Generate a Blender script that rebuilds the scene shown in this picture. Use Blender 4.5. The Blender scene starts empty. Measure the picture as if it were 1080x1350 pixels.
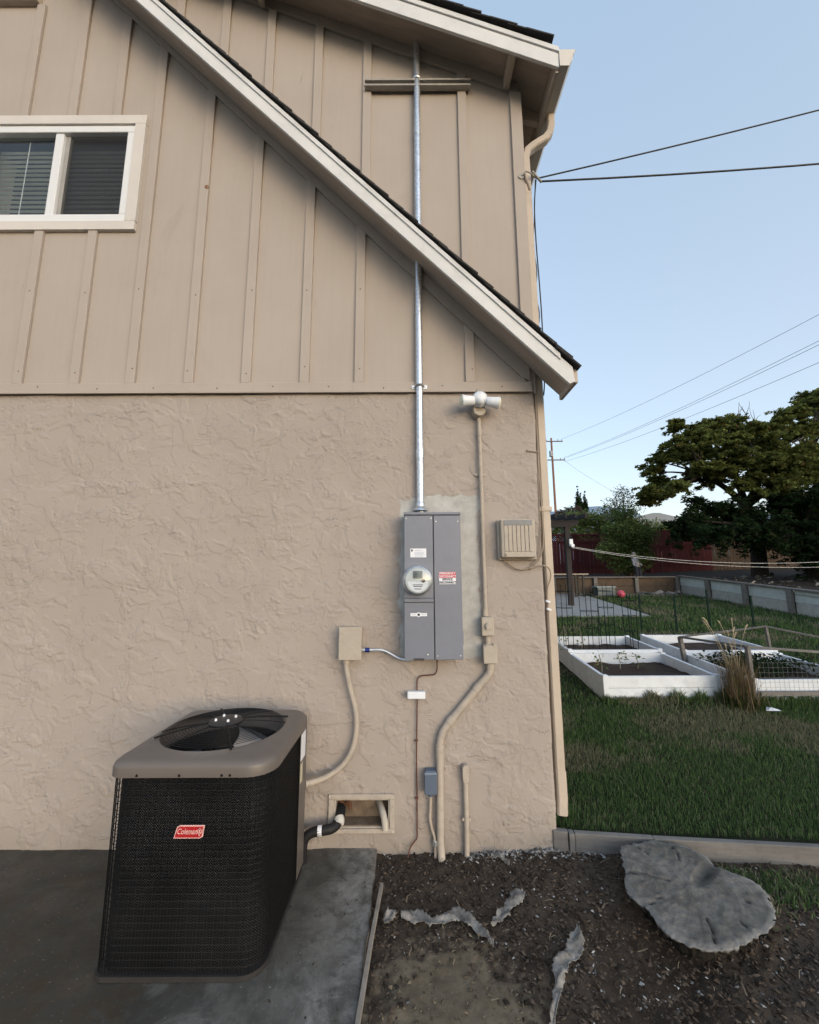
import bpy, bmesh, math, random
import numpy as np
from mathutils import Vector, Matrix
R = math.radians
random.seed(7)
rng = np.random.default_rng(11)
scene = bpy.context.scene
col = scene.collection

# ------------------------------------------------------------------ camera
cam_d = bpy.data.cameras.new('camera')
cam_d.sensor_fit = 'VERTICAL'
cam_d.sensor_height = 36.0
cam_d.sensor_width = 28.8
cam_d.lens = 14.4
cam_d.clip_start = 0.05
cam_d.clip_end = 6000
cam = bpy.data.objects.new('camera', cam_d)
col.objects.link(cam)
cam.location = (0, -2.7, 1.6)
cam.rotation_euler = (Matrix.Rotation(R(98.71), 3, 'X') @ Matrix.Rotation(R(-0.25), 3, 'Z')).to_euler()
scene.camera = cam

# ------------------------------------------------------------------ sky, sun, exposure
SUN_AZ = R(150)      # from +Y, clockwise: low in the sky to the right of the picture
SUN_EL = R(10.0)
world = bpy.data.worlds.new('World')
scene.world = world
world.use_nodes = True
wn = world.node_tree
bg = wn.nodes['Background']
sky = wn.nodes.new('ShaderNodeTexSky')
sky.sky_type = 'NISHITA'
sky.sun_disc = False
sky.sun_elevation = SUN_EL
sky.sun_rotation = SUN_AZ
sky.air_density = 1.0
sky.dust_density = 2.0
sky.ozone_density = 2.0
veil = wn.nodes.new('ShaderNodeMix')          # thin even high haze over the whole sky
veil.data_type = 'RGBA'
veil.inputs[0].default_value = 0.55
wtc = wn.nodes.new('ShaderNodeTexCoord')
wsep = wn.nodes.new('ShaderNodeSeparateXYZ')
wramp = wn.nodes.new('ShaderNodeValToRGB')     # the haze is creamier low down, all round the horizon
for e, (pos, c) in zip([wramp.color_ramp.elements[0], wramp.color_ramp.elements.new(0.11), wramp.color_ramp.elements.new(0.26), wramp.color_ramp.elements[-1]],
                       ((0.0, (1.0, 0.80, 0.64)), (0.11, (0.93, 0.84, 0.75)), (0.26, (0.78, 0.80, 0.80)), (1.0, (0.56, 0.73, 0.89)))):
    e.position = pos; e.color = (*c, 1)
wsc = wn.nodes.new('ShaderNodeVectorMath'); wsc.operation = 'SCALE'; wsc.inputs['Scale'].default_value = 2.0
wn.links.new(wtc.outputs['Generated'], wsep.inputs[0]); wn.links.new(wsep.outputs['Z'], wramp.inputs['Fac'])
wn.links.new(wramp.outputs['Color'], wsc.inputs[0]); wn.links.new(wsc.outputs[0], veil.inputs[7])
wn.links.new(sky.outputs['Color'], veil.inputs[6])
wn.links.new(veil.outputs[2], bg.inputs['Color'])
bg.inputs['Strength'].default_value = 0.135
sun_d = bpy.data.lights.new('sun', 'SUN')
sun_d.energy = 0.40
sun_d.angle = R(65)
sun_d.color = (0.99, 0.985, 0.98)
sun = bpy.data.objects.new('sun', sun_d)
col.objects.link(sun)
SL_EL = R(7)
sdir = Vector((math.sin(SUN_AZ) * math.cos(SL_EL), math.cos(SUN_AZ) * math.cos(SL_EL), math.sin(SL_EL)))
sun.rotation_euler = sdir.to_track_quat('Z', 'Y').to_euler()
vs = scene.view_settings
vs.view_transform = 'Standard'
vs.look = 'None'
vs.exposure = 1.90
vs.gamma = 1.0
vs.use_curve_mapping = False
scene.cycles.use_denoising = True
scene.cycles.max_bounces = 6
scene.cycles.diffuse_bounces = 4
scene.cycles.transparent_max_bounces = 12

# ------------------------------------------------------------------ helpers
def tag(o, label=None, cat=None, group=None, kind=None):
    if label: o['label'] = label
    if cat: o['category'] = cat
    if group: o['group'] = group
    if kind: o['kind'] = kind
    return o

def thing(name, loc, label, cat, group=None):
    o = bpy.data.objects.new(name, None)
    o.empty_display_size = 0.1
    col.objects.link(o)
    o.location = loc
    return tag(o, label, cat, group)

def root_loc(o):
    v = Vector((0, 0, 0))
    while o is not None:
        v = v + o.location
        o = o.parent
    return v

class MB:
    """collects shapes given in world metres, then links them as one mesh object"""
    def __init__(s):
        s.v = []; s.f = []; s.sm = []
    def add(s, vs_, fs, smooth=False):
        k = len(s.v)
        s.v += [tuple(p) for p in vs_]
        for f in fs:
            s.f.append(tuple(i + k for i in f)); s.sm.append(smooth)
        return s
    def box(s, x0, x1, y0, y1, z0, z1):
        vv = [(x, y, z) for z in (z0, z1) for y in (y0, y1) for x in (x0, x1)]
        return s.add(vv, [(0, 2, 3, 1), (4, 5, 7, 6), (0, 1, 5, 4), (2, 6, 7, 3), (0, 4, 6, 2), (1, 3, 7, 5)])
    def obox(s, c, size, rot=None):
        m = rot if rot is not None else Matrix.Identity(3)
        hx, hy, hz = size[0] / 2, size[1] / 2, size[2] / 2
        vv = [Vector(c) + m @ Vector((x, y, z)) for z in (-hz, hz) for y in (-hy, hy) for x in (-hx, hx)]
        return s.add(vv, [(0, 2, 3, 1), (4, 5, 7, 6), (0, 1, 5, 4), (2, 6, 7, 3), (0, 4, 6, 2), (1, 3, 7, 5)])
    def bar(s, a, b, w, h, up=(0, 0, 1)):
        a = Vector(a); b = Vector(b); d = (b - a)
        L = d.length; d.normalize()
        u = Vector(up); sd = d.cross(u)
        if sd.length < 1e-5: sd = d.cross(Vector((1, 0, 0)))
        sd.normalize(); u = sd.cross(d)
        m = Matrix((d, sd, u)).transposed()
        return s.obox((a + b) / 2, (L, w, h), m)
    def prism(s, poly, y0, y1):
        """polygon in XZ extruded along Y"""
        n = len(poly)
        ar = sum(poly[i][0] * poly[(i + 1) % n][1] - poly[(i + 1) % n][0] * poly[i][1] for i in range(n))
        if ar < 0: poly = poly[::-1]
        vv = [(x, y0, z) for x, z in poly] + [(x, y1, z) for x, z in poly]
        fs = [tuple(range(n)), tuple(range(2 * n - 1, n - 1, -1))]
        fs += [(i, i + n, (i + 1) % n + n, (i + 1) % n) for i in range(n)]
        return s.add(vv, fs)
    def tube(s, pts, r, n=10, caps=True, closed=False):
        P = [Vector(p) for p in pts]; m = len(P)
        rr = r if isinstance(r, (list, tuple)) else [r] * m
        T = []
        for i in range(m):
            if closed: t = P[(i + 1) % m] - P[i - 1]
            else: t = P[min(i + 1, m - 1)] - P[max(i - 1, 0)]
            T.append(t.normalized())
        u = T[0].orthogonal().normalized()
        vv = []
        for i in range(m):
            u = (u - T[i] * u.dot(T[i]))
            if u.length < 1e-6: u = T[i].orthogonal()
            u.normalize(); w = T[i].cross(u)
            for j in range(n):
                a = 2 * math.pi * j / n
                vv.append(P[i] + (u * math.cos(a) + w * math.sin(a)) * rr[i])
        fs = []
        for i in range(m if closed else m - 1):
            i2 = (i + 1) % m
            for j in range(n):
                j2 = (j + 1) % n
                fs.append((i * n + j, i * n + j2, i2 * n + j2, i2 * n + j))
        s.add(vv, fs, True)
        if caps and not closed:
            k = len(s.v) - len(vv)
            s.f.append(tuple(k + j for j in range(n - 1, -1, -1))); s.sm.append(False)
            s.f.append(tuple(k + (m - 1) * n + j for j in range(n))); s.sm.append(False)
        return s
    def lathe(s, prof, c, axis=(0, 0, 1), n=32, smooth=True):
        """prof = [(radius, height along axis)]"""
        ax = Vector(axis).normalized(); u = ax.orthogonal().normalized(); w = ax.cross(u); c = Vector(c)
        vv = []
        for r, h in prof:
            for j in range(n):
                a = 2 * math.pi * j / n
                vv.append(c + ax * h + (u * math.cos(a) + w * math.sin(a)) * r)
        fs = []
        for i in range(len(prof) - 1):
            for j in range(n):
                j2 = (j + 1) % n
                fs.append((i * n + j, i * n + j2, (i + 1) * n + j2, (i + 1) * n + j))
        return s.add(vv, fs, smooth)
    def mesh(s, name, off=Vector((0, 0, 0)), sharp=35):
        me = bpy.data.meshes.new(name)
        me.from_pydata([(p[0] - off[0], p[1] - off[1], p[2] - off[2]) for p in s.v], [], s.f)
        me.polygons.foreach_set('use_smooth', s.sm)
        me.update()
        if any(s.sm): me.set_sharp_from_angle(angle=R(sharp))
        return me
    def build(s, name, mat, parent=None, bevel=0.0, kind=None, seg=2):
        off = root_loc(parent) if parent is not None else Vector((0, 0, 0))
        o = bpy.data.objects.new(name, s.mesh(name, off))
        col.objects.link(o)
        o.parent = parent
        if mat: o.data.materials.append(mat)
        if bevel > 0:
            b = o.modifiers.new('bevel', 'BEVEL'); b.width = bevel; b.segments = seg
            b.limit_method = 'ANGLE'; b.angle_limit = R(40)
        if kind: o['kind'] = kind
        return o

def inst(name, me, parent, loc=(0, 0, 0), rot=(0, 0, 0), scale=(1, 1, 1), mat=None):
    o = bpy.data.objects.new(name, me)
    col.objects.link(o); o.parent = parent
    o.location = Vector(loc) - (root_loc(parent) if parent is not None else Vector((0, 0, 0)))
    o.rotation_euler = rot; o.scale = scale
    return o

def np_mesh(name, verts, faces, mat, parent=None, smooth=True, kind=None, attrs=None):
    """big mesh from arrays; faces is (n,3) or (n,4)"""
    me = bpy.data.meshes.new(name)
    verts = np.asarray(verts, dtype=np.float32)
    faces = np.asarray(faces, dtype=np.int32)
    if parent is not None:
        verts = verts - np.array(root_loc(parent), dtype=np.float32)
    k = faces.shape[1]; nf = len(faces)
    me.vertices.add(len(verts)); me.vertices.foreach_set('co', verts.ravel())
    me.loops.add(nf * k); me.loops.foreach_set('vertex_index', faces.ravel())
    me.polygons.add(nf)
    me.polygons.foreach_set('loop_start', np.arange(0, nf * k, k, dtype=np.int32))
    me.polygons.foreach_set('use_smooth', np.full(nf, smooth, dtype=bool))
    if attrs:
        for an, av in attrs.items():
            a = me.attributes.new(an, 'FLOAT', 'POINT')
            a.data.foreach_set('value', np.asarray(av, dtype=np.float32))
    me.update(calc_edges=True)
    o = bpy.data.objects.new(name, me)
    col.objects.link(o); o.parent = parent
    if mat: me.materials.append(mat)
    if kind: o['kind'] = kind
    return o

def grid_faces(nx, ny):
    i = np.arange(nx - 1); j = np.arange(ny - 1)
    I, J = np.meshgrid(i, j)
    a = (J * nx + I).ravel()
    return np.stack([a, a + 1, a + nx + 1, a + nx], 1)

# gradient noise on arrays
_perm = rng.permutation(512)
_g = rng.normal(size=(512, 2)); _g /= np.linalg.norm(_g, axis=1)[:, None]
def pnoise(x, y):
    xi = np.floor(x).astype(int); yi = np.floor(y).astype(int)
    xf = x - xi; yf = y - yi
    u = xf * xf * xf * (xf * (xf * 6 - 15) + 10); v = yf * yf * yf * (yf * (yf * 6 - 15) + 10)
    def g(ix, iy, dx, dy):
        h = _perm[(_perm[ix % 512] + iy) % 512]
        return _g[h, 0] * dx + _g[h, 1] * dy
    a = g(xi, yi, xf, yf); b = g(xi + 1, yi, xf - 1, yf)
    c = g(xi, yi + 1, xf, yf - 1); d = g(xi + 1, yi + 1, xf - 1, yf - 1)
    return (a + u * (b - a)) * (1 - v) + (c + u * (d - c)) * v
def fbm(x, y, o=4, gain=0.5):
    s = 0; a = 1.0
    for k in range(o):
        s = s + a * pnoise(x * 2 ** k + 17.3 * k, y * 2 ** k - 9.1 * k); a *= gain
    return s
def sstep(a, b, x):
    t = np.clip((x - a) / (b - a), 0, 1)
    return t * t * (3 - 2 * t)

# ------------------------------------------------------------------ materials
def srgb(h):
    if isinstance(h, str):
        c = [int(h[i:i + 2], 16) / 255 for i in (0, 2, 4)]
        return tuple(x / 12.92 if x <= 0.04045 else ((x + 0.055) / 1.055) ** 2.4 for x in c)
    return h

class Mat:
    def __init__(s, name):
        s.m = bpy.data.materials.new(name); s.m.use_nodes = True
        s.t = s.m.node_tree; s.n = s.t.nodes; s.b = s.n['Principled BSDF']
        s.tc = s.n.new('ShaderNodeTexCoord')
    def node(s, ty, ins=None, **kw):
        nd = s.n.new(ty)
        for k, v in kw.items(): setattr(nd, k, v)
        for k, v in (ins or {}).items():
            if isinstance(v, bpy.types.NodeSocket): s.t.links.new(v, nd.inputs[k])
            else: nd.inputs[k].default_value = v
        return nd
    def link(s, a, b): s.t.links.new(a, b)
    def noise(s, scale, detail=4, rough=0.55, stretch=None, src='Object', dist=0.0):
        vec = s.tc.outputs[src]
        if stretch:
            mp = s.node('ShaderNodeMapping', {'Vector': vec, 'Scale': stretch}); vec = mp.outputs[0]
        return s.node('ShaderNodeTexNoise', {'Vector': vec, 'Scale': scale, 'Detail': detail, 'Roughness': rough, 'Distortion': dist}).outputs['Fac']
    def ramp(s, fac, lo, hi, c0=(0, 0, 0), c1=(1, 1, 1)):
        r = s.node('ShaderNodeValToRGB', {'Fac': fac})
        r.color_ramp.elements[0].position = lo; r.color_ramp.elements[1].position = hi
        r.color_ramp.elements[0].color = (*c0, 1); r.color_ramp.elements[1].color = (*c1, 1)
        return r.outputs['Color']
    def mix(s, fac, a, b, mode='MIX'):
        nd = s.node('ShaderNodeMix', data_type='RGBA', blend_type=mode)
        for k, v in ((0, fac), (6, a), (7, b)):
            if isinstance(v, bpy.types.NodeSocket): s.t.links.new(v, nd.inputs[k])
            else: nd.inputs[k].default_value = v if k == 0 else (*v, 1)
        return nd.outputs[2]
    def math(s, op, a, b=0.0):
        nd = s.node('ShaderNodeMath', operation=op)
        for k, v in ((0, a), (1, b)):
            if isinstance(v, bpy.types.NodeSocket): s.t.links.new(v, nd.inputs[k])
            else: nd.inputs[k].default_value = v
        return nd.outputs[0]
    def bump(s, h, strength=0.3, dist=0.01):
        nd = s.node('ShaderNodeBump', {'Height': h, 'Strength': strength, 'Distance': dist})
        prev = s.b.inputs['Normal']
        if prev.is_linked: s.t.links.new(prev.links[0].from_socket, nd.inputs['Normal'])
        s.t.links.new(nd.outputs[0], s.b.inputs['Normal'])
    def attr(s, name): return s.node('ShaderNodeAttribute', attribute_name=name).outputs['Fac']
    def done(s, color=None, rough=None, metal=None, spec=None):
        for k, v in (('Base Color', color), ('Roughness', rough), ('Metallic', metal), ('Specular IOR Level', spec)):
            if v is None: continue
            if isinstance(v, bpy.types.NodeSocket): s.t.links.new(v, s.b.inputs[k])
            else: s.b.inputs[k].default_value = (*v, 1) if k == 'Base Color' else v
        return s.m

def simple(name, c, rough=0.6, metal=0.0, var=0.12, scale=6.0, bump=0.0, bscale=80.0, spec=0.3, dirt=0.0, stretch=None):
    """plain painted / plastic / metal surface with mottling, fine relief and a little grime"""
    m = Mat(name); c = srgb(c)
    n1 = m.noise(scale, 5, 0.6, stretch)
    base = m.mix(m.ramp(n1, 0.3, 0.7), tuple(x * (1 - var) for x in c), tuple(min(1, x * (1 + var)) for x in c))
    if dirt > 0:
        n2 = m.noise(scale * 2.3, 6, 0.7)
        base = m.mix(m.math('MULTIPLY', m.ramp(n2, 0.52, 0.72), dirt), base, tuple(x * 0.45 for x in c))
    r = m.math('ADD', m.math('MULTIPLY', n1, 0.2), rough - 0.1)
    if bump > 0: m.bump(m.noise(bscale, 4, 0.6, stretch), bump, 0.004)
    return m.done(base, r, metal, spec)

def text_mesh(body, size, mat, parent, name, loc, depth=0.0006, shear=0.0, align='CENTER', rot=(math.pi / 2, 0, 0), bold=0.0, sx=1.0):
    cu = bpy.data.curves.new('lettering', 'FONT')
    cu.body = body; cu.size = size; cu.extrude = depth; cu.shear = shear; cu.offset = bold
    cu.align_x = align; cu.align_y = 'CENTER'; cu.resolution_u = 3
    tmp = bpy.data.objects.new('lettering_tmp', cu); col.objects.link(tmp)
    dg = bpy.context.evaluated_depsgraph_get()
    me = bpy.data.meshes.new_from_object(tmp.evaluated_get(dg))
    bpy.data.objects.remove(tmp); bpy.data.curves.remove(cu)
    me.name = name; me.materials.clear(); me.materials.append(mat)
    return inst(name, me, parent, loc, rot, (sx, 1, 1))

# ================================================================== MATERIALS OF THE HOUSE
def make_siding():
    m = Mat('tan_siding_paint')
    n1 = m.noise(1.3, 5, 0.6)
    n2 = m.noise(26, 5, 0.65, (1, 1, 0.06))
    base = m.mix(m.ramp(n1, 0.3, 0.7), (0.360, 0.314, 0.282), (0.398, 0.350, 0.315))
    base = m.mix(m.math('MULTIPLY', m.ramp(n2, 0.45, 0.75), 0.16), base, (0.30, 0.255, 0.21))
    st = m.noise(2.2, 6, 0.72, (1, 1, 0.35), dist=0.6)
    base = m.mix(m.math('MULTIPLY', m.ramp(st, 0.60, 0.72), 0.34), base, (0.25, 0.225, 0.195))
    stn = m.noise(7.0, 6, 0.75, (1.4, 1, 0.22), dist=0.4)
    base = m.mix(m.math('MULTIPLY', m.ramp(stn, 0.665, 0.715), 0.45), base, (0.17, 0.155, 0.13))
    m.bump(m.noise(60, 4, 0.6, (1, 1, 0.05)), 0.12, 0.003)
    return m.done(base, 0.78, 0, 0.25)
M_SIDING = make_siding()
M_TRIM = simple('tan_trim_paint', (0.455, 0.395, 0.340), 0.7, var=0.08, scale=3, bump=0.12, bscale=50, dirt=0.25, stretch=(1, 1, 1))
M_FASCIA = simple('pale_fascia_paint', (0.60, 0.605, 0.615), 0.55, var=0.06, scale=3, bump=0.08, bscale=40, dirt=0.2)
M_SOFFIT = simple('brown_soffit_paint', (0.44, 0.375, 0.325), 0.8, var=0.12, scale=4, bump=0.15, bscale=30, stretch=(1, 8, 1))
M_SHINGLE = simple('charcoal_asphalt_shingle', (0.035, 0.033, 0.034), 0.95, var=0.45, scale=140, bump=0.6, bscale=300)
M_GUTTER = simple('pale_gutter_enamel', (0.60, 0.57, 0.53), 0.42, var=0.05, scale=4, dirt=0.15)
M_SPOUT = simple('beige_downspout_enamel', (0.47, 0.40, 0.335), 0.5, var=0.06, scale=4, dirt=0.2)

def make_stucco():
    m = Mat('tan_trowelled_stucco')
    n1 = m.noise(1.1, 5, 0.6); n2 = m.noise(45, 5, 0.7); n3 = m.noise(5.5, 6, 0.7)
    base = m.mix(m.ramp(n1, 0.3, 0.7), (0.330, 0.289, 0.262), (0.367, 0.325, 0.297))
    base = m.mix(m.math('MULTIPLY', m.ramp(n3, 0.55, 0.75), 0.22), base, (0.30, 0.265, 0.235))
    # ragged band, darker towards the foot of the wall
    sep = m.node('ShaderNodeSeparateXYZ', {0: m.tc.outputs['Object']})
    foot = m.math('MULTIPLY', m.ramp(m.math('ADD', sep.outputs['Z'], m.math('MULTIPLY', n3, 0.16)), 0.06, 0.30, (1, 1, 1), (0, 0, 0)), 0.45)
    base = m.mix(foot, base, (0.205, 0.180, 0.155))
    # bare grey cement patched in around the new meter panel
    pa = m.attr('patch')
    n4 = m.noise(9, 6, 0.7)
    cem = m.mix(m.ramp(n4, 0.35, 0.66), (0.33, 0.328, 0.32), (0.47, 0.47, 0.465))
    base = m.mix(pa, base, cem)
    # crisp broken lips of the trowel skins, finer than the modelled relief
    keep = m.math('SUBTRACT', 1.0, m.math('MULTIPLY', pa, 0.85))
    for k, (sc_, st_, lo, hi) in enumerate(((2.6, (1, 1, 1.8), 0.55, 0.562), (3.6, (1.7, 1, 0.9), 0.58, 0.592), (6.5, (1, 1, 1.8), 0.63, 0.65))):
        mp = m.node('ShaderNodeMapping', {'Vector': m.tc.outputs['Object'], 'Scale': st_, 'Location': (k * 3.7, 0, k * 1.9), 'Rotation': (0, 0.5 * math.sin(k * 2.0), 0)})
        nz_ = m.node('ShaderNodeTexNoise', {'Vector': mp.outputs[0], 'Scale': sc_, 'Detail': 7.0, 'Roughness': 0.58, 'Distortion': 0.5}).outputs['Fac']
        m.bump(m.math('MULTIPLY', m.ramp(nz_, lo, hi), keep), 0.55, 0.0045)
    m.bump(n2, 0.10, 0.003)
    m.bump(m.noise(160, 3, 0.6), 0.15, 0.0015)
    return m.done(base, 0.9, 0, 0.2)
M_STUCCO = make_stucco()
M_WALLCORE = simple('tan_wall_core', (0.40, 0.35, 0.30), 0.9)
M_VINYL = simple('white_vinyl', (0.66, 0.675, 0.70), 0.4, var=0.03, scale=5, dirt=0.06)
M_BLIND = simple('grey_blind_slat', (0.42, 0.45, 0.42), 0.45, var=0.1)
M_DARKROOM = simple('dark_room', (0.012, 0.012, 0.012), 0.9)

def make_glass(name, tint=(0.92, 0.94, 0.93), ior=1.5, boost=1.0):
    m = bpy.data.materials.new(name); m.use_nodes = True
    t = m.node_tree; t.nodes.remove(t.nodes['Principled BSDF']); out = t.nodes['Material Output']
    tr = t.nodes.new('ShaderNodeBsdfTransparent'); tr.inputs[0].default_value = (*tint, 1)
    gl = t.nodes.new('ShaderNodeBsdfGlossy'); gl.inputs['Roughness'].default_value = 0.015
    lw = t.nodes.new('ShaderNodeLayerWeight'); lw.inputs['Blend'].default_value = 0.5
    pw = t.nodes.new('ShaderNodeMath'); pw.operation = 'POWER'; pw.inputs[1].default_value = 5.0
    mu = t.nodes.new('ShaderNodeMath'); mu.operation = 'MULTIPLY_ADD'; mu.inputs[1].default_value = 0.95 * boost; mu.inputs[2].default_value = 0.045 * boost
    mx = t.nodes.new('ShaderNodeMixShader')
    t.links.new(lw.outputs['Facing'], pw.inputs[0]); t.links.new(pw.outputs[0], mu.inputs[0]); t.links.new(mu.outputs[0], mx.inputs[0])
    t.links.new(tr.outputs[0], mx.inputs[1]); t.links.new(gl.outputs[0], mx.inputs[2])
    t.links.new(mx.outputs[0], out.inputs['Surface'])
    return m
M_GLASS = make_glass('window_glass')
def make_screen():
    m = bpy.data.materials.new('dark_insect_mesh'); m.use_nodes = True
    t = m.node_tree; b = t.nodes['Principled BSDF']; b.inputs['Base Color'].default_value = (0.02, 0.02, 0.022, 1)
    b.inputs['Roughness'].default_value = 0.7
    b.inputs['Alpha'].default_value = 0.30
    return m
M_SCREEN = make_screen()

# ================================================================== HOUSE
CX = 0.870                      # right-hand corner of the house
house = thing('house', (0, 0, 0), 'tan two-storey house with rough stucco below and board-and-batten siding above', 'house')

# --- stucco wall: a real trowelled relief
def stucco_wall():
    x0, x1, z0, z1, st = -3.02, 0.853, -0.06, 2.862, 0.0053
    nx = int((x1 - x0) / st) + 1; nz = int((z1 - z0) / st) + 1
    xs = np.linspace(x0, x1, nx); zs = np.linspace(z0, z1, nz)
    X, Z = np.meshgrid(xs, zs)
    wx = X + 0.06 * fbm(X * 4, Z * 4, 3); wz = Z + 0.06 * fbm(X * 4 + 31, Z * 4 + 7, 3)
    h = 0.0030 * fbm(X * 2.0, Z * 2.0, 3)
    # overlapping trowel skins: flat plateaus with ragged broken edges
    for k, (sx, sz, th, amp) in enumerate(((2.2, 3.6, 0.10, .0034), (3.6, 2.2, 0.17, .0030), (4.5, 8.0, 0.17, .0028), (8.0, 5.0, 0.30, .0022))):
        a = 0.5 * math.sin(k * 2.1)
        u = wx * math.cos(a) + wz * math.sin(a); v = -wx * math.sin(a) + wz * math.cos(a)
        n = fbm(u * sx + 13.7 * k, v * sz - 5.3 * k, 6, 0.55)
        # crisp lip on some edges, feathered out to nothing on others
        soft = 0.022 + 0.30 * sstep(-0.15, 0.30, pnoise(X * 2.3 + k * 9, Z * 2.3 - k * 4))
        h += amp * sstep(th, th + soft, n)
    # thin ridges left by the trowel edge, in scattered swipes
    for k, (sx, sz, wd) in enumerate(((2.4, 5.5, 0.013), (5.0, 2.6, 0.014), (7.0, 13.0, 0.028), (12.0, 8.0, 0.030))):
        a = 0.7 * math.sin(k * 1.3 + 0.4)
        u = wx * math.cos(a) + wz * math.sin(a); v = -wx * math.sin(a) + wz * math.cos(a)
        n = fbm(u * sx + 51 * k, v * sz + 23 * k, 4, 0.55)
        m_ = sstep(0.10, 0.32, pnoise(X * 2.0 + 8 * k, Z * 2.0 - 3 * k))
        h += 0.0030 * np.exp(-(n / wd) ** 2) * m_
    h += 0.0003 * fbm(X * 30, Z * 30, 3)
    # cement patch round the panel
    ex = 0.030 * fbm(X * 9, Z * 9, 4)
    def rect(a, b, c, d, s=0.006):
        return sstep(a - s, a + s, X + ex) * sstep(-b - s, -b + s, -X + ex) * sstep(c - s, c + s, Z + ex) * sstep(-d - s, -d + s, -Z + ex)
    patch = np.maximum.reduce([rect(-0.065, 0.345, 1.09, 2.10), rect(0.06, 0.455, 2.03, 2.125), rect(0.30, 0.452, 1.09, 2.10), rect(0.10, 0.45, 2.06, 2.13)])
    h = h * (1 - 0.85 * patch)
    h = np.clip(h * 0.95, -0.006, 0.012)
    Y = -h
    # opening of the crawl-space vent
    verts = np.stack([X, Y, Z], -1)
    # wrap round the corner
    ext = []
    for (dx, dy) in ((0.862, 0.001), (0.868, 0.006), (0.8705, 0.014), (0.8705, 0.06)):
        e = np.stack([np.full(nz, dx) + 0.5 * Y[:, -1] * -1, np.full(nz, dy) + Y[:, -1] * 0.6, zs], -1)
        ext.append(e[:, None, :])
    verts = np.concatenate([verts] + ext, 1); patch = np.concatenate([patch, np.zeros((nz, 4))], 1)
    nx2 = nx + 4
    F = grid_faces(nx2, nz)
    c = verts.reshape(-1, 3)[F].mean(1)
    keep = ~((c[:, 0] > -0.462) & (c[:, 0] < -0.122) & (c[:, 2] > 0.108) & (c[:, 2] < 0.277))
    return np_mesh('stucco_wall', verts.reshape(-1, 3), F[keep], M_STUCCO, house, True, attrs={'patch': patch.ravel()})
stucco_wall()

# wall mass behind the skins (sides, back, gable)
b = MB()
b.box(-5.2, 0.868, 0.16, 7, -0.3, 2.86)
b.box(0.80, 0.8685, 0.016, 0.16, -0.3, 2.86)
b.box(-5.2, -0.47, 0.016, 0.16, -0.3, 2.86); b.box(-0.115, 0.80, 0.016, 0.16, -0.3, 2.86)
b.box(-0.47, -0.115, 0.016, 0.16, 0.285, 2.86); b.box(-0.47, -0.115, 0.016, 0.16, -0.3, 0.10)
b.build('wall', M_WALLCORE, house)
MB().box(-5.2, -3.021, -0.004, 0.0155, -0.06, 2.861).build('stucco_wall', M_STUCCO, house)
dz = lambda x: 5.80 - 0.42 * x            # underside of the shallow roof
mz = lambda x, c=3.885: c - 1.005 * x     # lines parallel to the steep roof
g = MB()
# gable mass with a pocket for the window
gab = [(-5.2, 2.86), (0.868, 2.86), (0.868, dz(0.868) + 0.02), (-3.27, dz(-3.27) + 0.02), (-5.2, 5.25)]
g.prism(gab, 0.30, 7)
g.build('wall', M_WALLCORE, house)

# siding sheet, split round the window opening
WX0, WX1, WZ0, WZ1 = -3.29, -2.105, 4.203, 5.055
s = MB()
s.prism([(-5.2, 2.86), (WX0, 2.86), (WX0, dz(-3.27) + 0.02), (-5.2, 5.25)], 0.0, 0.30)
s.prism([(WX1, 2.86), (CX - 0.002, 2.86), (CX - 0.002, dz(CX) + 0.02), (WX1, dz(WX1) + 0.02)], 0.0, 0.30)
s.prism([(WX0, 2.86), (WX1, 2.86), (WX1, WZ0), (WX0, WZ0)], 0.0, 0.30)
s.prism([(WX0, WZ1), (WX1, WZ1), (WX1, dz(WX1) + 0.02), (WX0, dz(WX0) + 0.02)], 0.0, 0.30)
s.build('siding', M_SIDING, house)

# --- battens, each its own board
BW = 0.066; BT = 0.022
def batten(x, z0, z1, slope=0.0):
    h = BW / 2; j = random.uniform(-0.004, 0.004)
    MB().prism([(x - h + j, z0), (x + h + j, z0), (x + h + j, z1 - slope * h), (x - h + j, z1 + slope * h)], -BT, -0.0005).build('batten', M_TRIM_B, house, bevel=0.003)
M_TRIM_B = M_SIDING
FR = lambda x: 3.775 - 1.03 * x           # lower edge of the raking frieze board
FU = lambda x: 5.70 - 0.425 * x           # same under the shallow roof
BAND = 2.925
for x in (-3.52, -1.943, -1.539, -1.135, -0.731, -0.347, 0.432):
    batten(x, BAND, min(FR(x), 7.0) if x > -3 else 6.22, 1.03 if x > -3 else 0)
for x in (-3.118, -2.73, -2.336):
    batten(x, BAND, 4.130)
for x in (-2.985, -2.610, -2.265):
    batten(x, 5.133, 6.225 if x < -2.9 else FR(x), 0 if x < -2.9 else 1.03)
for x in (-1.85, -1.465, -1.095, -0.710, -0.323, 0.422):
    batten(x, mz(x, 3.99), FU(x), 0.425)

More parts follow.
